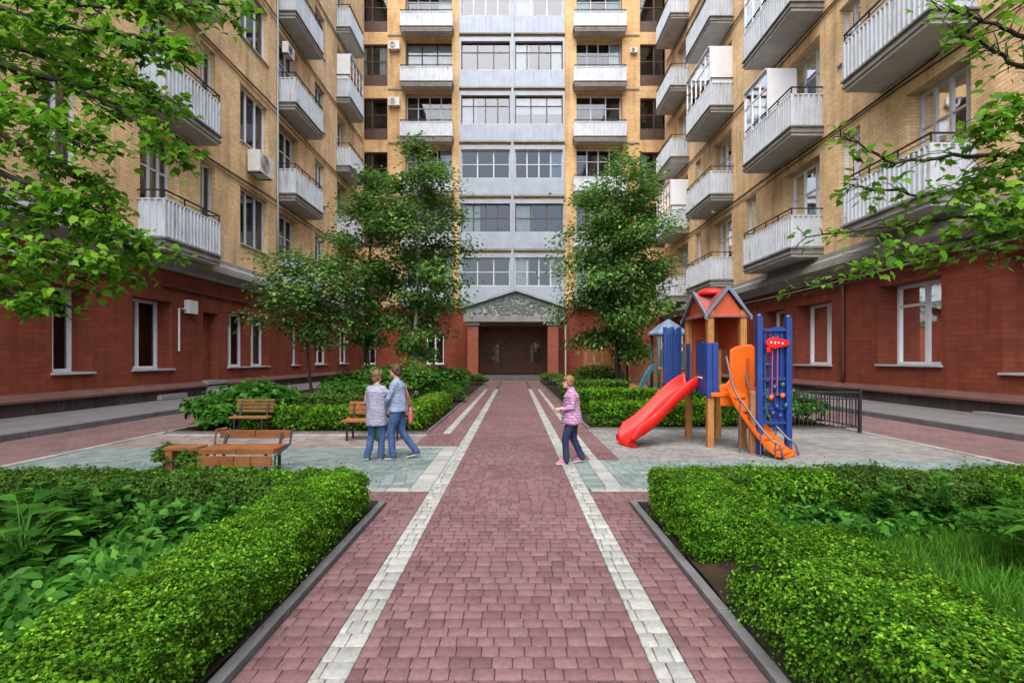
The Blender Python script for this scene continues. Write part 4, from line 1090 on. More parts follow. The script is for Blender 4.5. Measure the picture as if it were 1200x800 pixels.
# ------------------------------------------------------------------ benches, railing, sandbox
def bench(label, x0, x1, yf, yb, seat, top, mat, n_seat, n_back, low=False, joint=True):
    root = empty('park_bench', ((x0+x1)/2, (yf+yb)/2, 0), label, 'bench', 'wooden benches')
    for i in range(n_seat):
        y0 = yf+(yb-yf)*i/n_seat; b = MB()
        xs = [x0,(x0+x1)/2-.006,(x0+x1)/2+.006,x1] if joint else [x0,x1]
        for p, q in zip(xs[::2], xs[1::2]): b.box(p, q, y0+.008, y0+(yb-yf)/n_seat-.008, seat-(.075 if low else .045), seat)
        b.build('seat', M[mat], root, bevel=.006)
    for i in range(n_back):
        z0 = seat+.07+(top-seat-.07)*i/n_back; z1 = seat+.07+(top-seat-.07)*(i+1)/n_back-.02
        yy = yb+.05+.06*(i+.5)/n_back; b = MB()
        xs = [x0,(x0+x1)/2-.006,(x0+x1)/2+.006,x1] if joint else [x0,x1]
        for p, q in zip(xs[::2], xs[1::2]): b.box(p, q, yy, yy+.035, z0, z1)
        b.build('backrest', M[mat], root, bevel=.006)
    if low:
        b = MB()
        for p, q in ((x0+.02,(x0+x1)/2-.006),((x0+x1)/2+.006,x1-.01)): b.box(p, q, yf-.055, yf-.02, seat-.24, seat-.09)
        b.build('front_board', M[mat], root, bevel=.006)
    for x in (x0+.12, x1-.12):
        f = MB()
        f.tube([(x,yf+.03,.01),(x,yf+.03,seat-.05)], .022, 6); f.tube([(x,yb-.03,.01),(x,yb-.03,seat-.05),(x,yb+.02,seat+.05),(x,yb+.14,top)], .022, 6)
        f.tube([(x,yf+.03,seat-.07),(x,yb-.03,seat-.07)], .02, 6)
        f.build('leg', M['iron'], root)
    if low:
        f = MB(); f.tube([(x0-.02,yb-.03,.01),(x0-.02,yb-.03,seat),(x0-.02,yb+.02,top+.0),(x0+.1,yb+.1,top+.01)], .016, 6); f.build('armrest', M['rustwood'], root)
        f = MB(); f.tube([(x1+.03,yf,.01),(x1+.03,yf,seat-.1),(x1+.03,yb,seat),(x1+.02,yb+.1,top)], .016, 6); f.build('armrest', M['iron'], root)
    return root
bench('long low varnished bench right behind the loose hedge', -4.52, -3.44, 7.3, 7.78, .41, .62, 'benchwood', 2, 1, True)
bench('slatted park bench with a backrest, behind the two people standing together', -3.55, -2.28, 10.45, 10.9, .44, .80, 'benchwood', 3, 3, joint=False)
bench('old rusty brown bench half sunk in the rear hedge', -6.3, -5.45, 11.25, 11.52, .42, .80, 'rustwood', 2, 4, joint=False)
root = empty('plank_seat', (-5.05, 7.75, 0), 'low backless plank seat between two tufts of leaves', 'bench')
b = MB(); b.box(-5.32, -4.80, 7.75, 8.02, .30, .36); b.build('seat', M['benchwood'], root, bevel=.01)
for x in (-5.24, -4.92):
    b = MB(); b.box(x-.05, x+.05, 7.75, 7.97, .01, .298); b.build('leg', M['benchwood'], root)

root = empty('garden_railing', (7.0, 11.65, 0), 'low black metal railing with thin bars beside the timber playhouse', 'railing')
f = MB(); x0, x1, y = 6.05, 7.82, 11.6
f.tube([(x0,y,.95),(x1,y,.93)], .022, 6); f.tube([(x0,y,.16),(x1,y,.15)], .018, 6); f.tube([(x0,y,.80),(x1,y,.785)], .014, 6)
for i in range(1,18):
    x = x0+(x1-x0)*i/18; f.tube([(x,y,.16),(x,y,.95)], .010, 5)
f.build('bar_panel', M['iron'], root)
for x in (x0, x1):
    f = MB(); f.box(x-.03, x+.03, y-.03, y+.03, 0, 1.02); f.build('post', M['iron'], root)
f = MB(); f.tube([(x1,y+.03,.93),(x1-.05,y+1.6,.95)], .02, 6); f.tube([(x1,y+.03,.15),(x1-.05,y+1.6,.15)], .016, 6)
for i in range(1,14): f.tube([(x1-.05*i/14,y+1.6*i/14,.15),(x1-.05*i/14,y+1.6*i/14,.94)], .010, 5)
f.build('side_panel', M['iron'], root)

root = empty('sandbox', (4.1, 21.5, 0), 'low ochre wooden sandbox rim between the hedge rows', 'sandbox')
b = MB(); b.box(3.1, 5.4, 20.9, 21.1, .02, .62); b.build('front_board', M['fencewood'], root)
b = MB(); b.box(3.1, 5.4, 22.3, 22.45, .02, .62); b.build('rear_board', M['fencewood'], root)
for x in (3.1, 5.25):
    b = MB(); b.box(x, x+.15, 21.103, 22.297, .02, .62); b.build('side_board', M['fencewood'], root)

for k,(x0,x1,y,lb) in enumerate([(4.6,7.4,34.2,'ochre board fence behind the single dense tree, nearer the porch'),(7.6,10.2,33.6,'ochre board fence beside the right hand building corner, farther from the porch')]):
    root = empty('board_fence', ((x0+x1)/2, y, 0), lb, 'fence', 'board fences at the back of the court')
    b = MB(); n = int((x1-x0)/.18)
    for i in range(n): b.box(x0+i*.18, x0+i*.18+.165, y, y+.03, .1, 2.35+random.uniform(-.03,.03))
    b.build('boards', M['fencewood'], root)
    for x in (x0+.1, x1-.1):
        b = MB(); b.box(x-.06, x+.06, y+.032, y+.15, 0, 2.3); b.build('post', M['bark'], root)

# ------------------------------------------------------------------ playground
PGX0, PGX1, PGY0, PGY1 = 3.72, 4.34, 9.75, 10.95
pg = empty('playground_tower', (4.03, 10.3, 0), 'timber play tower with a red slide, blue boards, orange panel and climbing ramp', 'playground')
for x, y, zt in ((PGX0,PGY0,2.62),(PGX1,PGY0,2.62),(PGX0,PGY1,2.62),(PGX1,PGY1,2.62)):
    b = MB(); b.box(x-.062, x+.062, y-.062, y+.062, 0, zt); b.build('post', M['post'], pg, bevel=.012)
b = MB(); b.box(4.17, 4.28, 9.04, 9.15, 0, 1.12); b.build('post', M['fencewood'], pg, bevel=.012)
b = MB(); b.box(PGX0-.05, PGX1+.05, PGY0+.065, PGY1-.065, 1.08, 1.16); b.build('platform', M['post'], pg, bevel=.008)
# cross-gabled roof: a gable to every side
ze, za, ov = 2.50, 3.03, .09
cx, cy = (PGX0+PGX1)/2, (PGY0+PGY1)/2
hx, hy = (PGX1-PGX0)/2+ov, (PGY1-PGY0)/2+ov
r = MB()
for s in (-1, 1):
    r.prism([(cx,cy-hy,za),(cx+s*hx,cy-hy,ze),(cx+s*hx,cy-hy,ze+.035),(cx,cy-hy,za+.035)], (0,2*hy,0))
r.build('roof', M['redroof'], pg)
r = MB()
for s in (-1, 1):
    r.prism([(cx-hx,cy,za-.035),(cx-hx,cy+s*hy,ze-.02),(cx-hx,cy+s*hy,ze+.015),(cx-hx,cy,za)], (2*hx,0,0))
r.build('roof', M['redroof'], pg)
g = MB()
for yy in (cy-hy+.05, cy+hy-.08): g.prism([(cx-hx+.06,yy,ze+.0),(cx+hx-.06,yy,ze+.0),(cx,yy,za-.04)], (0,.03,0))
for xx in (cx-hx+.05, cx+hx-.08): g.prism([(xx,cy-hy+.08,ze+.01),(xx,cy+hy-.08,ze+.01),(xx,cy,za-.07)], (.03,0,0))
g.build('gable_board', M['redboard'], pg)
for yy in (cy-hy-.03, cy+hy+.005):
    g = MB()
    for s in (-1, 1): g.prism([(cx,yy,za-.03),(cx+s*(hx+.05),yy,ze-.06),(cx+s*(hx+.05),yy,ze+.01),(cx,yy,za+.05)], (0,.025,0))
    g.build('barge_board', M['blueroof'], pg)
for xx in (cx-hx-.03, cx+hx+.005):
    g = MB()
    for s in (-1, 1): g.prism([(xx,cy,za-.05),(xx,cy+s*(hy+.05),ze-.07),(xx,cy+s*(hy+.05),ze+.0),(xx,cy,za+.03)], (.025,0,0))
    g.build('barge_board', M['blueroof'], pg)
d = MB(); d.loft([((cx-.05+.0, cy, za-.06+q), Vector((.30*s,0,0)), Vector((0,.34*s,0))) for q, s in ((0,1),(.06,.95),(.11,.75),(.14,.4),(.15,.1))], 18)
d.build('roof_cap', M['red'], pg, smooth=True)
# rear boards with an arched opening, red
b = MB(); yb = PGY1+.065
n = 9
for x0, x1, z0, z1 in ((PGX0+.065,PGX1-.065,1.17,1.60),(PGX0+.065,PGX0+.16,1.60,2.1),(PGX1-.16,PGX1-.065,1.60,2.1),(PGX0+.065,PGX1-.065,2.1,2.5)):
    b.box(x0, x1, PGY1-.02, PGY1+.02, z0, z1)
b.build('back_board', M['redboard'], pg, bevel=.004)
g = MB()
for i in range(4): x = PGX0+.2+.24*i/3; g.box(x-.008, x+.008, PGY1-.01, PGY1+.01, 1.603, 2.097)
g.box(PGX0+.163, PGX1-.163, PGY1-.013, PGY1+.013, 1.84, 1.86); g.build('window_bars', M['iron'], pg)
b = MB(); b.box(PGX1+.0-.015, PGX1+.02, PGY0+.065, PGY1-.065, 1.9, 2.5); b.build('side_board', M['redboard'], pg)
# blue boards on the slide side: two panels leaving the slide mouth free
def boards(name, pts, z0, z1, mat, n, arch=.06, th=.035):
    (ax, ay), (bx, by) = pts; v = Vector((bx-ax, by-ay, 0)); L = v.length; v.normalize(); nn = Vector((-v.y, v.x, 0))
    mb = MB()
    for i in range(n):
        s0, s1 = L*i/n+.006, L*(i+1)/n-.006; t = (i+.5)/n*2-1; zt = z1 + arch*(1-t*t) - arch
        c = Vector((ax,ay,0)) + v*(s0+s1)/2 + Vector((0,0,(z0+zt)/2)); mb.obox(c, v*(s1-s0)/2, nn*th/2, Vector((0,0,(zt-z0)/2)))
    return mb.build(name, M[mat], pg, bevel=.008)
boards('blue_board', [(PGX0-.085,PGY0-.04),(PGX0-.085,PGY0+.48)], 1.02, 2.03, 'blue', 4, .05)
boards('blue_board', [(PGX0-.085,PGY1-.34),(PGX0-.085,PGY1-.14)], 1.10, 2.02, 'blue', 2, .03)
boards('blue_board', [(PGX0-.10,PGY0-.085),(PGX0+.13,PGY0-.085)], .98, 2.0, 'blue', 2, .0)
b = MB(); b.box(3.28, 3.80, 11.371, 11.43, 1.3, 1.38); b.box(3.28, 3.80, 11.371, 11.43, 1.95, 2.03); b.box(3.68,3.76,11.02,11.37,1.3,1.38); b.build('rail', M['post'], pg)
boards('blue_board', [(3.36,11.28),(3.62,11.28)], 1.22, 2.35, 'blue', 4, -.05)
for x in (3.33, 3.49, 3.65):
    b = MB(); b.box(x-.035, x+.035, 11.30, 11.37, 1.15, 2.40); b.build('post', M['blue'], pg, bevel=.006)
b = MB(); b.tube([(PGX0-.1,PGY0+.1,1.32),(PGX0-.12,PGY0+.24,1.34),(PGX0-.1,PGY0+.38,1.32)], .012, 6); b.build('handle', M['pvc'], pg)
# orange moulded panel with a slot, on the front
def slab_poly(name, pts, y, th, mat, root, bev=.02):
    mb = MB(); mb.prism([(x,y,z) for x,z in pts], (0,th,0)); return mb.build(name, M[mat], root, bevel=bev)
slab_poly('orange_panel', [(3.88,.80),(4.50,.80),(4.53,1.2),(4.53,1.92),(4.46,1.97),(4.18,1.93),(4.06,1.86),(4.05,1.30),(3.98,1.22),(3.86,1.20)], PGY0-.11, .05, 'orange', pg)
b = MB(); b.box(4.36, 4.42, PGY0-.118, PGY0-.1105, 1.2, 1.7); b.build('grip_slot', M['redboard'], pg)
b = MB(); b.box(3.70, 4.2, PGY0-.13, PGY0-.064, .98, 1.06); b.build('edge_beam', M['orange'], pg, bevel=.01)
# red slide: a trough with rolled rims
sl0, sl1 = Vector((PGX0-.10, 10.42, 1.17)), Vector((2.12, 9.88, .16))
dirh = Vector((sl1.x-sl0.x, sl1.y-sl0.y, 0)); Ls = dirh.length; dirh.normalize(); side = Vector((-dirh.y, dirh.x, 0))
prof = [(-.31,.0),(-.30,.20),(-.27,.235),(-.235,.20),(-.215,.06),(-.12,.015),(0,.0),(.12,.015),(.215,.06),(.235,.20),(.27,.235),(.30,.20),(.31,.0),(.20,-.05),(-.20,-.05)]
mb = MB(); K = 26; npf = len(prof)
for i in range(K+1):
    t = i/K
    z = 1.17 - 1.0*(t*1.02 - .055*math.sin(2*PI*t))
    if t > .86: z = max(z, .20 - .03*math.sin((t-.86)/.14*PI) )
    z -= .10*max(0,(t-.93)/.07)**2
    hs = 1.0 if t < .9 else 1-.55*((t-.9)/.1)**2
    c = Vector((sl0.x,sl0.y,0)) + dirh*Ls*t
    for s, h in prof: mb.v.append(tuple(c + side*s + Vector((0,0,z + (h*hs if h > 0 else h)))))
for i in range(K):
    for j in range(npf):
        j2 = (j+1) % npf; mb.f.append([i*npf+j, i*npf+j2, (i+1)*npf+j2, (i+1)*npf+j]); mb.m.append(0)
mb.f.append(list(range(npf))); mb.m.append(0); mb.f.append([K*npf+j for j in reversed(range(npf))]); mb.m.append(0)
sl = mb.build('slide', M['red'], pg, smooth=True)
mb = MB(); e = Vector((sl0.x,sl0.y,0)) + dirh*Ls*.95
mb.loft([(e+Vector((0,0,zz)), side*.27*s, dirh*.11*s) for zz, s in ((-.0,1.0),(.06,.95),(.13,.85))], 14)
fo = mb.build('foot', M['red'], sl, smooth=True)
# blue climbing wall with red sign
wy = 9.02
for x, zt in ((4.31,2.42),(4.82,2.40)):
    b = MB(); b.box(x-.05, x+.05, wy-.05, wy+.05, 0, zt); b.build('blue_post', M['blue'], pg, bevel=.012)
    k = MB(); k.loft([((x,wy,zt+.001+q), Vector((.055*s,0,0)), Vector((0,.055*s,0))) for q, s in ((0,1),(.03,.9),(.06,.55),(.07,.1))], 12); k.build('post_cap', M['blue'], pg, smooth=True)
b = MB()
for i, x in enumerate((4.42,4.51,4.60,4.70)): b.box(x-.018, x+.014, wy+.01, wy+.035, .75, 2.22)
for z in (.55,.80,1.05,1.32,2.18): b.box(4.363, 4.768, wy-.022, wy+.008, z, z+.05)
b.box(4.57, 4.768, wy+.037, wy+.055, .42, 2.26)
b.box(4.363, 4.45, wy+.037, wy+.055, .6, 2.20)
b.build('blue_lattice', M['blue'], pg)
for x in (4.52, 4.61):
    b = MB(); b.tube([(x,wy-.03,1.05),(x+.01,wy-.035,2.1)], .012, 6); b.build('pink_rail', M['pinkrope'], pg)
for i,(x,z,m) in enumerate(((4.50,1.02,'orange'),(4.60,.86,'blue'),(4.70,1.05,'orange'),(4.66,.70,'blue'),(4.53,.74,'blue'),(4.76,.88,'teal'),(4.56,1.2,'blue'),(4.7,1.24,'teal'))):
    b = MB(); b.loft([((x,wy-.03-q,z), Vector((.045*s,0,.01)), Vector((0,0,.05*s))) for q, s in ((0,1),(.03,.9),(.05,.4))], 9); b.build('hand_hold', M[m], pg, smooth=True)
b = MB(); pts = []
for k in range(22):
    a = 2*PI*k/22; pts.append((4.58+.20*math.cos(a)*(1.12 if math.cos(a) > 0 else 1), 1.97+.085*math.sin(a)*(1.25 if math.cos(a) < 0 else .95)))
b.prism([(x,wy-.10,z) for x,z in pts], (0,.045,0)); sg = b.build('red_sign', M['red'], pg, bevel=.012)
b = MB(); b.box(4.40, 4.47, wy-.095, wy-.06, 1.80, 1.9); b.build('sign_tail', M['red'], sg, bevel=.012)
for x, zz, w_, h_ in ((4.47,1.985,.028,.034),(4.54,1.975,.016,.048),(4.60,1.975,.030,.022),(4.67,1.968,.026,.026)):
    b = MB(); b.box(x-w_/2, x+w_/2, wy-.106, wy-.1005, zz-h_/2, zz+h_/2); b.build('white_mark', M['whitemark'], sg)
# orange ramp with tube rails
rp = [Vector((4.12,9.62,1.12)), Vector((4.18,9.42,.86)), Vector((4.30,9.18,.55)), Vector((4.42,8.92,.27)), Vector((4.54,8.74,.09)), Vector((4.62,8.64,.05))]
def cr(p, t):
    n = len(p)-1; i = min(int(t*n), n-1); u = t*n-i; a, b_, c, d_ = p[max(i-1,0)], p[i], p[i+1], p[min(i+2,n)]
    return .5*((2*b_)+(c-a)*u+(2*a-5*b_+4*c-d_)*u*u+(3*b_-a-3*c+d_)*u**3)
sd = Vector((.83,.56,0)).normalized()*.24
mb = MB(); K = 20
for i in range(K+1):
    c = cr(rp, i/K)
    for s, h in ((-1,.0),(-1,.07),(-.85,.07),(-.8,.02),(0,.0),(.8,.02),(.85,.07),(1,.07),(1,0),(0,-.05)): mb.v.append(tuple(c+sd*s+Vector((0,0,h))))
for i in range(K):
    for j in range(10): j2=(j+1)%10; mb.f.append([i*10+j,i*10+j2,(i+1)*10+j2,(i+1)*10+j]); mb.m.append(0)
mb.f.append(list(range(10))); mb.m.append(0); mb.f.append([K*10+j for j in range(10)]); mb.m.append(0)
ra = mb.build('climbing_ramp', M['orange'], pg)
for i in range(3,19,3):
    c = cr(rp, i/K); t = MB(); t.bar(c-sd*.75+Vector((0,0,.035)), c+sd*.75+Vector((0,0,.035)), .03, .03); t.build('rung', M['orange'], ra)
for s in (-1, 1):
    t = MB(); pth = [rp[0]+sd*s+Vector((0,0,.62))] + [cr(rp, q)+sd*s+Vector((0,0,.32-.12*q)) for q in (.2,.4,.6,.8,.95)] + [rp[-1]+sd*s+Vector((.03,-.03,0))]
    fine = [cr(pth, q/24) for q in range(25)]
    t.tube(fine, .020, 8); t.build('hand_rail', M['steel'], pg, smooth=True)
    for q in (.3,.6,.85):
        p = cr(rp, q)+sd*s; z2 = min(fine, key=lambda w: (w-p).xy.length).z
        t = MB(); t.tube([(p.x,p.y,.0),(p.x,p.y,z2)], .013, 6); t.build('rail_support', M['steel'], pg)

# smaller play set farther back
p2 = empty('small_play_set', (5.0, 17.6, 0), 'smaller play set with a teal slide and a slate blue roof, behind the hedges', 'playground')
for x,y in ((4.85,17.2),(5.75,17.2),(4.85,18.1),(5.75,18.1)):
    b = MB(); b.tube([(x,y,0),(x,y,2.55)], .05, 8); b.build('post', M['darkgreen'], p2, smooth=True)
b = MB(); b.box(4.8,5.8,17.15,18.15,1.35,1.42); b.build('platform', M['fencewood'], p2)
b = MB(); b.box(4.9,5.7,17.12,17.15,1.43,1.95); b.build('front_board', M['darkgreen'], p2)
b = MB(); b.loft([((5.3,17.65,2.5+q), Vector((.72*s,0,0)), Vector((0,.72*s,0))) for q,s in ((0,1),(.06,1),(.35,.5),(.55,.05))], 8); b.build('roof', M['blueroof'], p2)
mb = MB(); prof2 = [(-.24,0),(-.24,.16),(-.19,.16),(-.17,.03),(.17,.03),(.19,.16),(.24,.16),(.24,0)]
for i in range(15):
    t = i/14; x = 4.78-.85*t; z = 1.36-1.15*(.5-.5*math.cos(PI*min(1,t*1.02)))
    for s,h in prof2: mb.v.append((x, 17.45+s, z+h))
for i in range(14):
    for j in range(8): j2=(j+1)%8; mb.f.append([i*8+j,i*8+j2,(i+1)*8+j2,(i+1)*8+j]); mb.m.append(0)
mb.build('slide', M['teal'], p2)

# ------------------------------------------------------------------ people
M['skin'] = paint('skin', (.50,.29,.21), .5, .1, 8)
M['jeans'] = paint('blue denim', (.045,.085,.19), .85, .35, 9, (.10,.15,.27), .4, .2, 0, .2)
M['navy'] = paint('navy trousers', (.014,.020,.060), .85, .3, 7)
M['coat'] = paint('lavender grey coat', (.25,.25,.33), .85, .3, 8, (.42,.40,.47), .5, .2, 0, .2)
M['shirt'] = paint('grey blue shirt', (.20,.25,.36), .85, .3, 8, (.34,.38,.46), .5, .2, 0, .2)
M['hair_fair'] = paint('light brown hair', (.15,.085,.04), .6, .45, 26)
M['hair_dark'] = paint('dark brown hair', (.055,.024,.014), .55, .45, 26)
M['hair_red'] = paint('auburn hair', (.24,.11,.05), .55, .45, 26)
M['shoe'] = paint('dark trainers', (.06,.065,.075), .6, .3, 8)
M['sole'] = paint('pale sole', (.5,.48,.46), .6, .1)
M['pinkshoe'] = paint('pink shoes', (.40,.10,.17), .5, .3, 9, (.5,.35,.35), .5)
M['greenbag'] = paint('dark green bag cloth', (.016,.075,.055), .7, .3, 6)
M['pinkbag'] = paint('pink bag cloth', (.38,.10,.12), .7, .25, 5, (.55,.25,.12), .5)
M['lips'] = paint('lips', (.35,.10,.09), .5, .05); M['eye'] = paint('eye', (.03,.025,.02), .3, .05)
m, nt, b = newmat('pink plaid cloth')
co = objco(nt)
w1 = N(nt, 'ShaderNodeTexWave'); w1.wave_type='BANDS'; w1.bands_direction='Z'; w1.inputs['Scale'].default_value = 7; w1.inputs['Distortion'].default_value = 1.2; nt.links.new(co, w1.inputs[0])
w2 = N(nt, 'ShaderNodeTexWave'); w2.wave_type='BANDS'; w2.bands_direction='DIAGONAL'; w2.inputs['Scale'].default_value = 6; w2.inputs['Distortion'].default_value = 1.0; nt.links.new(co, w2.inputs[0])
c = mixc(nt, 'MIX', w1.outputs['Fac'], (.30,.10,.20), (.46,.30,.40)); c = mixc(nt, 'MIX', ramp(nt, w2.outputs['Fac'], [(.45,G(0)),(.8,G(.65))]), c, (.17,.09,.22))
nt.links.new(c, b.inputs['Base Color']); b.inputs['Roughness'].default_value = .85; M['plaid'] = m

def fuse(name, mb, mat, parent, vox, it=4, fac=.5, fold=0, fs=14):
    """one continuous skin over overlapping tapered volumes"""
    o = mb.build(name+'_source', mat, None)
    md = o.modifiers.new('r', 'REMESH'); md.mode = 'VOXEL'; md.voxel_size = vox
    if it:
        sm = o.modifiers.new('s', 'SMOOTH'); sm.iterations = it; sm.factor = fac
    dg = bpy.context.evaluated_depsgraph_get(); dg.update()
    me = bpy.data.meshes.new_from_object(o.evaluated_get(dg)); me.name = name
    if not me.materials: me.materials.append(mat)
    if fold:                                  # soft folds / tousled hair
        n = len(me.vertices); V = np.zeros(n*3); Nv = np.zeros(n*3); me.vertices.foreach_get('co', V); me.vertices.foreach_get('normal', Nv)
        V, Nv = V.reshape(-1,3), Nv.reshape(-1,3); V = V + Nv*(fold*(wob(V*np.array([1,1,.4]), fs)+.5*wob(V, fs*2.3)))[:,None]
        me.vertices.foreach_set('co', V.ravel()); me.update()
    bpy.data.objects.remove(o, do_unlink=True)
    return link_mesh(name, me, parent, True)

def cap(mb, a, ra, b_, rb, n=12):
    """tapered limb with round ends"""
    a, b_ = Vector(a), Vector(b_); t = (b_-a).normalized()
    ref = Vector((0,0,1)) if abs(t.z) < .9 else Vector((0,1,0)); s = t.cross(ref).normalized(); u = t.cross(s); R_ = []
    for k in (-.95,-.7,-.35,0): q = math.sqrt(1-k*k); R_.append((a+t*ra*k, s*ra*q, u*ra*q))
    for k in (0,.35,.7,.95): q = math.sqrt(1-k*k); R_.append((b_+t*rb*k, s*rb*q, u*rb*q))
    mb.loft(R_, n)
def ell(mb, c, rx, ry, rz, n=14, tilt=0):
    c = Vector(c); R_ = []
    for i in range(9):
        a = -PI/2*.96 + PI*.96*i/8; q = math.cos(a); R_.append((c+Vector((0,tilt*math.sin(a),rz*math.sin(a))), Vector((rx*q,0,0)), Vector((0,ry*q,0))))
    mb.loft(R_, n)

def person(label, loc, rot, H, pose, mats, coat_len=.50, hair='short', bulk=1.0):
    """pose: joints in units of body height, x = own right, y = forward, z = up"""
    rm = Matrix.Rotation(rot, 3, 'Z'); L = Vector((loc[0], loc[1], 0.014))
    def T(p): return L + rm @ (Vector(p)*H)
    def mk(): return MB()
    def place(mb):
        mb.v = [tuple(L + rm @ (Vector(v)*H)) for v in mb.v]; return mb
    J = pose
    hip, chest, neck, head = Vector(J['hip']), Vector(J['chest']), Vector(J['neck']), Vector(J['head'])
    b = mk()
    # torso
    def torso(mb, k=1.0, z0=None):
        R_ = []
        for t, rx, ry in ((-.05,.080,.066),(.10,.092,.072),(.35,.080,.060),(.62,.090,.066),(.85,.100,.068),(.97,.082,.056),(1.06,.04,.04)):
            c = hip.lerp(chest, min(t,1)) + (chest-hip)*max(0,t-1); R_.append((c, Vector((rx*k*bulk,0,0)), Vector((0,ry*k*bulk,0))))
        mb.loft(R_, 18)
    torso(b)
    cap(b, chest-Vector((0,0,.015)), .034, neck, .031); cap(b, neck, .031, head-Vector((0,-.005,.03)), .030)
    # head, jaw, nose, ears, brow
    fy = Vector(J.get('look', (0,1,0))).normalized(); fx = Vector((fy.y,-fy.x,0)).normalized()
    def hd(x,y,z): return head + fx*x + fy*y + Vector((0,0,z))
    def hell(mb, c, rx, ry, rz):
        R_ = []
        for i in range(9):
            a = -PI/2*.96+PI*.96*i/8; q = math.cos(a); R_.append((Vector(c)+Vector((0,0,rz*math.sin(a))), fx*rx*q, fy*ry*q))
        mb.loft(R_, 14)
    hell(b, hd(0,-.004,.012), .043, .053, .055); hell(b, hd(0,.014,-.030), .033, .036, .038)
    cap(b, hd(0,.045,.008), .006, hd(0,.058,-.012), .0085, 8); hell(b, hd(0,.042,-.052), .016, .012, .012)
    for s in (-1,1): hell(b, hd(s*.044,-.004,-.004), .007, .013, .019)
    # arms and hands
    for s, nm in ((-1,'l'),(1,'r')):
        sh, el, wr = Vector(J['sh'+nm]), Vector(J['el'+nm]), Vector(J['wr'+nm])
        cap(b, sh, .031, el, .023); cap(b, el, .023, wr, .016)
        f = (wr-el).normalized(); ref = Vector(J.get('palm'+nm, (-s,0,0))); pn = (ref - f*ref.dot(f)).normalized(); ac = f.cross(pn)
        k0 = wr + f*.052
        b.loft([(wr, ac*.015, pn*.011), (wr+f*.02, ac*.021, pn*.011), (k0, ac*.024, pn*.009), (k0+f*.006, ac*.02, pn*.007)], 12)
        for i, ln in enumerate((.040,.046,.043,.033)):
            o_ = ac*(.018-.012*i); p0 = k0+o_-f*.006; p1 = p0+f*ln*.5+pn*.005; p2 = p1+f*ln*.32+pn*.015; p3 = p2+f*ln*.12+pn*.012
            for qa, qb, r0, r1 in ((p0,p1,.0056,.0052),(p1,p2,.0052,.0047),(p2,p3,.0047,.0042)): cap(b, qa, r0, qb, r1, 7)
        t0 = wr+f*.016+ac*.017; cap(b, t0, .007, t0+f*.02+ac*.014+pn*.006, .006, 7); cap(b, t0+f*.02+ac*.014+pn*.006, .006, t0+f*.036+ac*.017+pn*.014, .005, 7)
    # legs and feet
    def legs(mb, k=1.0, flare=0, foot=True):
        for nm in 'lr':
            h_, kn, an = Vector(J['hp'+nm]), Vector(J['kn'+nm]), Vector(J['an'+nm])
            cap(mb, h_, .056*k*bulk, kn, .036*k); m_ = kn.lerp(an,.35); cap(mb, kn, .036*k, m_, .034*k); cap(mb, m_, .034*k, an, (.023+flare)*k)
            if foot:
                to = Vector(J['to'+nm]); cap(mb, an, .022, an.lerp(to,.25)-Vector((0,0,.004)), .020); cap(mb, an.lerp(to,.2), .020, to, .013)
    legs(b)
    o = fuse('person', place(b), M[mats['skin']], None, .0085*H/1.5)
    tag(o, label, 'person')
    # clothes
    c = mk(); torso(c, 1.17)
    lo = coat_len
    R_ = [(Vector((chest.x,chest.y,chest.z-.06)), Vector((.098*bulk,0,0)), Vector((0,.078*bulk,0))), (Vector((hip.x,hip.y,hip.z+.05)), Vector((.108*bulk,0,0)), Vector((0,.094*bulk,0))),
          (Vector((hip.x,hip.y,lo+.02)), Vector((.122*bulk,0,0)), Vector((0,.108*bulk,0))), (Vector((hip.x,hip.y,lo)), Vector((.120*bulk,0,0)), Vector((0,.106*bulk,0)))]
    c.loft(R_, 18)
    for nm in 'lr':
        sh, el, wr = Vector(J['sh'+nm]), Vector(J['el'+nm]), Vector(J['wr'+nm])
        cap(c, sh, .035, el, .030); cap(c, el, .031, el.lerp(wr,.93), .025)
    cap(c, Vector(J['shl'])*.85+chest*.15, .043, Vector(J['shr'])*.85+chest*.15, .043); cap(c, chest-Vector((0,0,.02)), .062, chest+Vector((0,0,.012)), .046)
    co_ = fuse('coat', place(c), M[mats['top']], o, .010*H/1.5, 3, fold=.006*H, fs=17)
    # folds
    t = mk(); legs(t, 1.14, .010, False); ell(t, hip-Vector((0,0,.005)), .09*bulk, .075*bulk, .05)
    fuse('trousers', place(t), M[mats['legs']], o, .009*H/1.5, 3, fold=.005*H, fs=19)
    for nm in 'lr':
        an, to = Vector(J['an'+nm]), Vector(J['to'+nm]); s_ = mk()
        cap(s_, an-Vector((0,0,.004)), .027, an.lerp(to,.3), .025); cap(s_, an.lerp(to,.15)-Vector((0,0,.004)), .026, to, .018)
        so = fuse('shoe', place(s_), M[mats['shoe']], o, .009*H/1.5, 2)
        s_ = mk(); d_ = (to-an); d_.z = 0; d_.normalize(); sx = Vector((d_.y,-d_.x,0)); dn = (to-an).normalized(); hz = an.z - .026
        a0, a1 = an-d_*.026-Vector((0,0,.031)), to+d_*.018-Vector((0,0,.019))
        s_.prism([a0+sx*.02,a0-sx*.02,a1-sx*.016,a1+sx*.016], (0,0,.012)); place(s_).build('sole', M['sole'], so)
    # hair
    h_ = mk()
    hell(h_, hd(0,-.012,.020), .050, .058, .058)
    if hair != 'crop': hell(h_, hd(0,-.030,-.018), .046, .036, .050); hell(h_, hd(0,-.006,.052), .036,.044,.024)
    else: hell(h_, hd(0,-.028,-.004), .042, .034, .045)
    cap(h_, hd(-.028,.034,.046), .017, hd(.028,.034,.046), .017, 10)
    for s in (-1,1): cap(h_, hd(s*.042,.008,.03), .012, hd(s*.043,-.006,-.022), .009, 8)
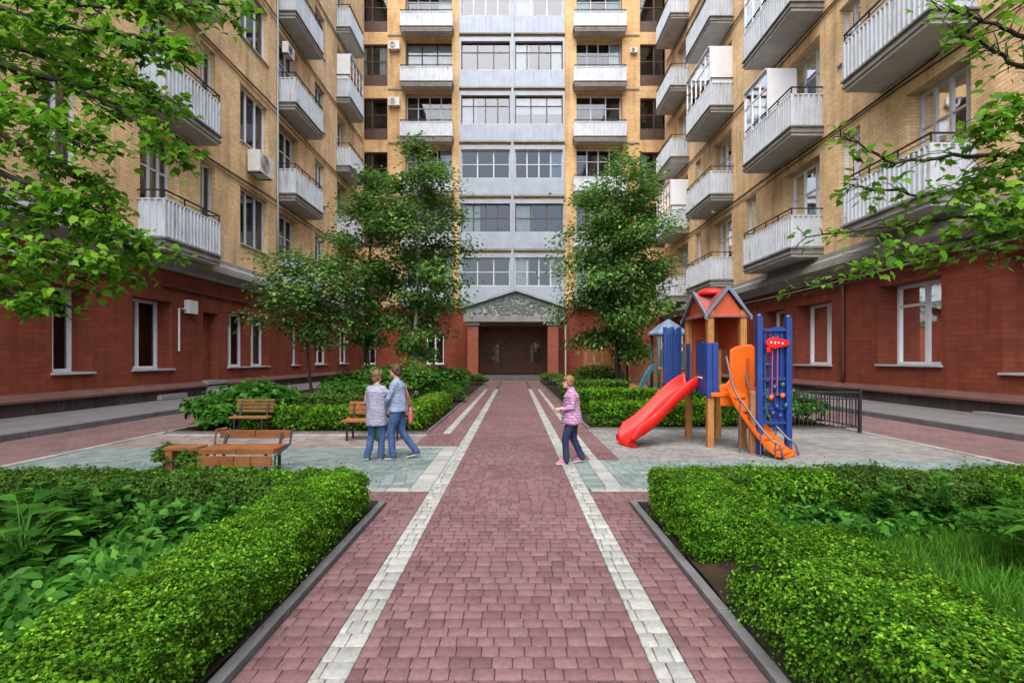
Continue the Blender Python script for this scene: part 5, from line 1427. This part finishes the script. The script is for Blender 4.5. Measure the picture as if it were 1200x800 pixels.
    ho = fuse('hair', place(h_), M[mats['hair']], o, .006*H/1.5, 1, fold=.006*H, fs=38)
    for s in (-1,1):
        e = mk(); hell(e, hd(s*.018,.0475,.004), .0065,.004,.0042); place(e).build('eye', M['eye'], o, smooth=True)
    e = mk(); hell(e, hd(0,.0505,-.034), .014,.005,.0045); place(e).build('mouth', M['lips'], o, smooth=True)
    return o, T
stand = dict(hip=(0,0,.53), chest=(0,.005,.80), neck=(0,.01,.855), head=(0,.022,.925),
    shl=(-.092,.0,.778), shr=(.092,.0,.778), ell=(-.135,-.01,.635), elr=(.135,-.01,.635), wrl=(-.13,.05,.50), wrr=(.13,.05,.50),
    hpl=(-.048,0,.50), hpr=(.048,0,.50), knl=(-.052,.012,.28), knr=(.052,.012,.28), anl=(-.055,-.012,.042), anr=(.055,-.012,.042), tol=(-.065,.085,.022), tor=(.065,.085,.022))
# coat wearer: seen from behind, one arm lifted towards the other person
pa = dict(stand); pa.update(elr=(.17,.05,.70), wrr=(.20,.13,.80), ell=(-.13,.02,.64), wrl=(-.07,.12,.575), look=(.35,1,0), knl=(-.06,.01,.28), anl=(-.085,-.05,.045), tol=(-.11,.045,.024), knr=(.055,.02,.28), anr=(.05,.01,.042), tor=(.065,.105,.022))
person('person in a long lavender grey coat and jeans, back turned, one hand lifted', (-2.30, 8.52), R(-12), 1.50, pa, dict(skin='skin', top='coat', legs='jeans', shoe='shoe', hair='hair_fair'), .385, 'short')
# shirt wearer: in profile facing the coat wearer, rear leg trailing
pb = dict(stand); pb.update(look=(0,1,0), elr=(.12,.07,.655), wrr=(.07,.16,.66), ell=(-.125,.05,.64), wrl=(-.07,.13,.55), knl=(-.05,.055,.285), anl=(-.05,.03,.042), tol=(-.055,.125,.022),
    knr=(.05,-.035,.275), anr=(.055,-.185,.075), tor=(.06,-.10,.026))
_, TB = person('person in a grey blue shirt and jeans, dark hair, holding a green bag', (-1.97, 8.62), R(82), 1.60, pb, dict(skin='skin', top='shirt', legs='jeans', shoe='shoe', hair='hair_dark'), .50, 'short')
# walker: profile, mid-stride, bent forearm
pc = dict(stand); pc.update(head=(0,.045,.915), neck=(0,.02,.855), look=(0,1,-.12), elr=(.125,-.03,.64), wrr=(.09,.115,.60), ell=(-.125,.0,.64), wrl=(-.08,.13,.615),
    knl=(-.045,.075,.28), anl=(-.045,.06,.042), tol=(-.05,.155,.022), knr=(.045,-.02,.275), anr=(.05,-.115,.062), tor=(.055,-.03,.024))
_, TC = person('person with auburn hair in a pink plaid jacket, walking towards the path', (.92, 8.22), R(86), 1.43, pc, dict(skin='skin', top='plaid', legs='navy', shoe='pinkshoe', hair='hair_red'), .45, 'short', 1.08)

def bag(name, label, c, w, d_, h, mat, hold=None, rot=0):
    root = empty(name, c, label, 'bag'); mb = MB(); rm = Matrix.Rotation(rot, 3, 'Z'); R_ = []
    for t, k in ((0,.75),(.06,.98),(.35,1.06),(.7,.95),(.95,.72),(1.0,.6)): R_.append((Vector(c)+Vector((0,0,h*t)), rm@Vector((w/2*k,0,0)), rm@Vector((0,d_/2*k,0))))
    mb.loft(R_, 14).build('body', M[mat], root, smooth=True)
    if hold is not None:
        mb = MB(); a, b2 = Vector(c)+rm@Vector((-w*.25,0,0))+Vector((0,0,h*.98)), Vector(c)+rm@Vector((w*.25,0,0))+Vector((0,0,h*.98)); hv = Vector(hold)
        mb.tube([a, a.lerp(hv,.6), hv, b2.lerp(hv,.6), b2], .010, 6); mb.build('strap', M[mat], root, smooth=True)
    return root
hp = TB((-.055,.175,.505)); bag('shoulder_bag', 'dark green cloth bag held between the two people', (hp.x, hp.y, .33), .15, .22, .42, 'greenbag', hp)
hq = TB((.03,-.135,.40)); bag('shoulder_bag', 'pink cloth bag hanging at the back of the person in the grey blue shirt', (hq.x, hq.y, .60), .08, .13, .28, 'pinkbag', TB((.06,-.055,.80)))

# ------------------------------------------------------------------ light, sky, camera
wd = bpy.data.worlds.new('World'); SC.world = wd; wd.use_nodes = True
nt = wd.node_tree; bg = nt.nodes['Background']
sk = nt.nodes.new('ShaderNodeTexSky'); sk.sky_type = 'NISHITA'; sk.sun_disc = False
EL, AZ = R(62), R(192)          # high, behind the camera
sk.sun_elevation = EL; sk.sun_rotation = AZ; sk.dust_density = 3.5; sk.air_density = 1.0; sk.ozone_density = 1.0
nt.links.new(sk.outputs[0], bg.inputs[0]); bg.inputs[1].default_value = .15
su = bpy.data.lights.new('sun', 'SUN'); su.energy = 1.5; su.angle = R(80); su.color = (1,.95,.88)
so = bpy.data.objects.new('sun', su); COL.objects.link(so)
d = Vector((math.sin(AZ)*math.cos(EL), math.cos(AZ)*math.cos(EL), math.sin(EL)))
so.rotation_euler = d.to_track_quat('Z', 'Y').to_euler(); so.location = d*60
cam = bpy.data.cameras.new('camera'); co_ = bpy.data.objects.new('camera', cam); COL.objects.link(co_)
co_.location = (0,0,1.7); co_.rotation_euler = (R(90),0,0)
cam.lens = 18; cam.sensor_width = 36; cam.shift_x = -3/1200; cam.shift_y = 20/1200; cam.clip_end = 2000; cam.clip_start = .05
SC.camera = co_
SC.view_settings.view_transform = 'Standard'; SC.view_settings.look = 'None'; SC.view_settings.gamma = 1; SC.view_settings.exposure = 1.70
try: SC.view_settings.use_curve_mapping = False
except Exception: pass
SC.cycles.max_bounces = 8; SC.cycles.transparent_max_bounces = 12; SC.cycles.use_denoising = True
SC.cycles.denoising_prefilter = 'ACCURATE'; SC.cycles.denoising_input_passes = 'RGB_ALBEDO_NORMAL'
